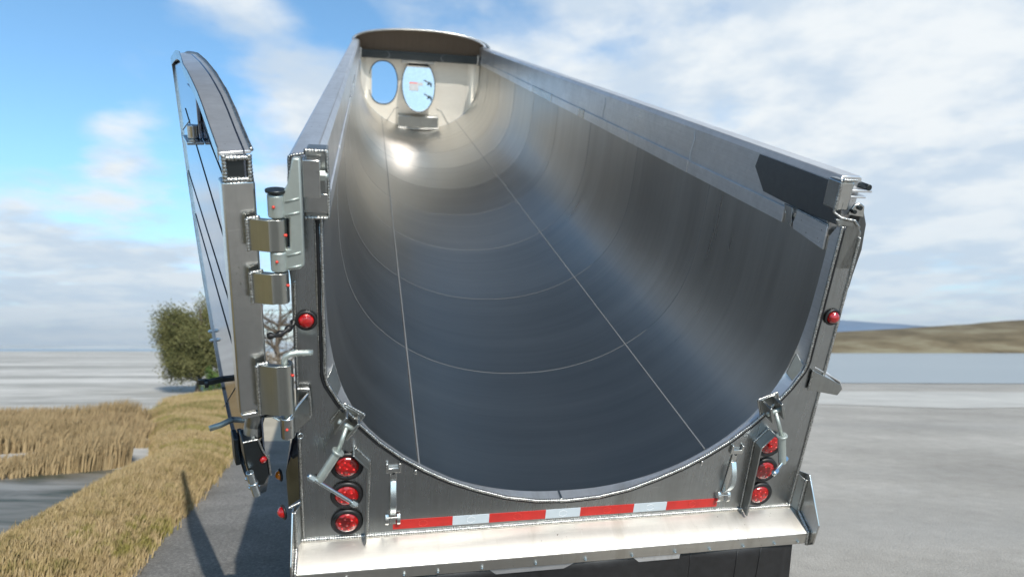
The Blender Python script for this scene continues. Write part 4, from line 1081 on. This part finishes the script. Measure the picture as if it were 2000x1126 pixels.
# --- trees and bushes
def leafmat(name, a, b, c):
    m, t, p, O = newmat(name)
    n = t.noise(O, 1.4, 4, .6); n2 = t.noise(O, 12, 2, .5)
    t.set(p.inputs['Base Color'], t.ramp(t.math('ADD', t.math('MULTIPLY', n, .6), t.math('MULTIPLY', n2, .4)), [(.36, a), (.5, b), (.64, c)])); p.inputs['Roughness'].default_value = .75; p.inputs['Specular IOR Level'].default_value = .2
    return m
bark = plain('bark', (.10, .08, .06), .9, .3, 20)
def tree(name, loc, H, crown_r, zc, leaf, nleaf, lsz, label, seed, limbs=14, crown_s=(1, 1, 1), group=None, low=.12):
    rnd = random.Random(seed)
    root = thing(name, label, 'tree' if 'tree' in name else 'bush', Matrix.Translation(loc), group)
    bm = BM(); tips = []
    trunk = [Vector((0, 0, -.1)), Vector((.03 * H, 0, H * .2)), Vector((-.02 * H, .02 * H, H * .45)), Vector((.02 * H, 0, H * .75)), Vector((0, 0, H * .93))]
    tp_ = resample(trunk, H / 14); add_tube(bm, tp_, H * .026, 8, rf=lambda i: 1.2 - i / 15)
    for k in range(limbs):
        f = rnd.uniform(low, .85); base = tp_[int(f * (len(tp_) - 1))]; a = rnd.uniform(0, 2 * math.pi); L_ = crown_r * rnd.uniform(.6, 1.0)
        e = Vector((math.cos(a) * L_, math.sin(a) * L_, rnd.uniform(.1, .5) * H * (1 - f * .6)))
        mid = base + e * .5 + Vector((rnd.uniform(-1, 1), rnd.uniform(-1, 1), rnd.uniform(-1, 1))) * .06 * H
        pp = resample([base, mid, base + e], H / 20); n_ = len(pp); add_tube(bm, pp, H * .010, 5, rf=lambda i: 1.2 - i / n_); tips += pp[n_ // 3:]
        for j in range(4):
            b0 = pp[rnd.randrange(n_ // 3, n_)]; e2 = b0 + Vector((rnd.uniform(-1, 1), rnd.uniform(-1, 1), rnd.uniform(-.3, 1))) * crown_r * .35
            add_tube(bm, [b0, (b0 + e2) / 2 + Vector((0, 0, .03)), e2], H * .004, 4); tips += [e2, (b0 + e2) / 2]
    link('trunk', bm, bark, root, smooth=True)
    verts = []; faces = []
    cl = [t_ + Vector((rnd.gauss(0, 1), rnd.gauss(0, 1), rnd.gauss(0, 1))) * crown_r * .10 for t_ in tips]
    for k in range(nleaf):
        c = rnd.choice(cl) + Vector((rnd.gauss(0, 1) * crown_s[0], rnd.gauss(0, 1) * crown_s[1], rnd.gauss(0, 1) * crown_s[2])) * crown_r * .13
        if c.z < .05: c.z = rnd.uniform(.05, .4)
        d1 = Vector((rnd.gauss(0, 1), rnd.gauss(0, 1), rnd.gauss(0, 1))).normalized() * lsz * rnd.uniform(.6, 1.3); d2 = d1.orthogonal().normalized() * lsz * .5
        i0 = len(verts); verts += [tuple(c - d1), tuple(c + d2), tuple(c + d1), tuple(c - d2)]; faces.append((i0, i0 + 1, i0 + 2, i0 + 3))
    if nleaf:
        me = bpy.data.meshes.new('crown'); me.from_pydata(verts, [], faces); me.materials.append(leaf)
        o = bpy.data.objects.new('crown', me); COL.objects.link(o); o.parent = root
    return root
lf1 = leafmat('olive_leaves', (.055, .06, .02), (.115, .115, .045), (.17, .165, .07))
lf2 = leafmat('green_leaves', (.05, .085, .025), (.09, .15, .04), (.13, .20, .06))
lf3 = leafmat('bare_twigs', (.12, .09, .07), (.22, .18, .13), (.30, .26, .18))
tree('leafy_tree', (-12.5, 27.5, 0), 3.6, 1.42, 2.0, lf1, 60000, .042, 'rounded olive brown tree standing at the end of the bank behind the open gate', 3, 26, (1, 1, 1.1))
tree('round_bush', (-11.6, 27.0, 0), 1.3, .55, .7, lf2, 2600, .04, 'small bright green bush at the right foot of the olive tree', 5, 10, low=.05)
tree('bare_tree', (-10.2, 30.0, 0), 4.3, 1.6, 2.0, lf3, 1800, .03, 'bare twiggy tree seen through the gap between the gate and the body', 9, 40, low=.05)
tree('bare_bush', (-9.6, 26.0, 0), 1.7, .9, .8, lf3, 2200, .03, 'low brown bush at the foot of the bare tree', 12, 22, low=.03)
# utility pole and wire seen through the gap
ut = thing('utility_pole', 'thin pale utility pole with a single wire behind the bare tree', 'utility pole', Matrix.Translation((-14.0, 45, 0)))
bm = BM(); add_cyl(bm, (0, 0, 0), (0, 0, 4.4), .07, .05); link('pole', bm, plain('weathered_wood', (.40, .38, .34), .9), ut)
bm = BM(); add_box(bm, (-.5, -.05, 4.05), (.5, .05, 4.14)); link('crossarm', bm, bark, ut)
bm = BM(); add_tube(bm, [(-1.5 + i * 1.5, 0, 4.25 - .02 * (i % 3)) for i in range(-1, 3)], .02, 6); link('wire', bm, M['ink'], ut)

# --- the air over the lake and the far hills
bm = BM(); add_box(bm, (-9500, -3500, -1.5), (9500, 9200, 260))
mh = bpy.data.materials.new('air'); mh.use_nodes = True; t = NT(mh.node_tree); out = t.n('ShaderNodeOutputMaterial')
pv = t.n('ShaderNodeVolumePrincipled'); pv.inputs['Color'].default_value = (.85, .90, .95, 1); pv.inputs['Density'].default_value = .00009; pv.inputs['Anisotropy'].default_value = .2
t.set(out.inputs['Volume'], pv.outputs[0]); hz = link('haze', bm, mh, None); hz['kind'] = 'stuff'; hz['label'] = 'pale haze in the air over the lake and hills'; hz['category'] = 'haze'
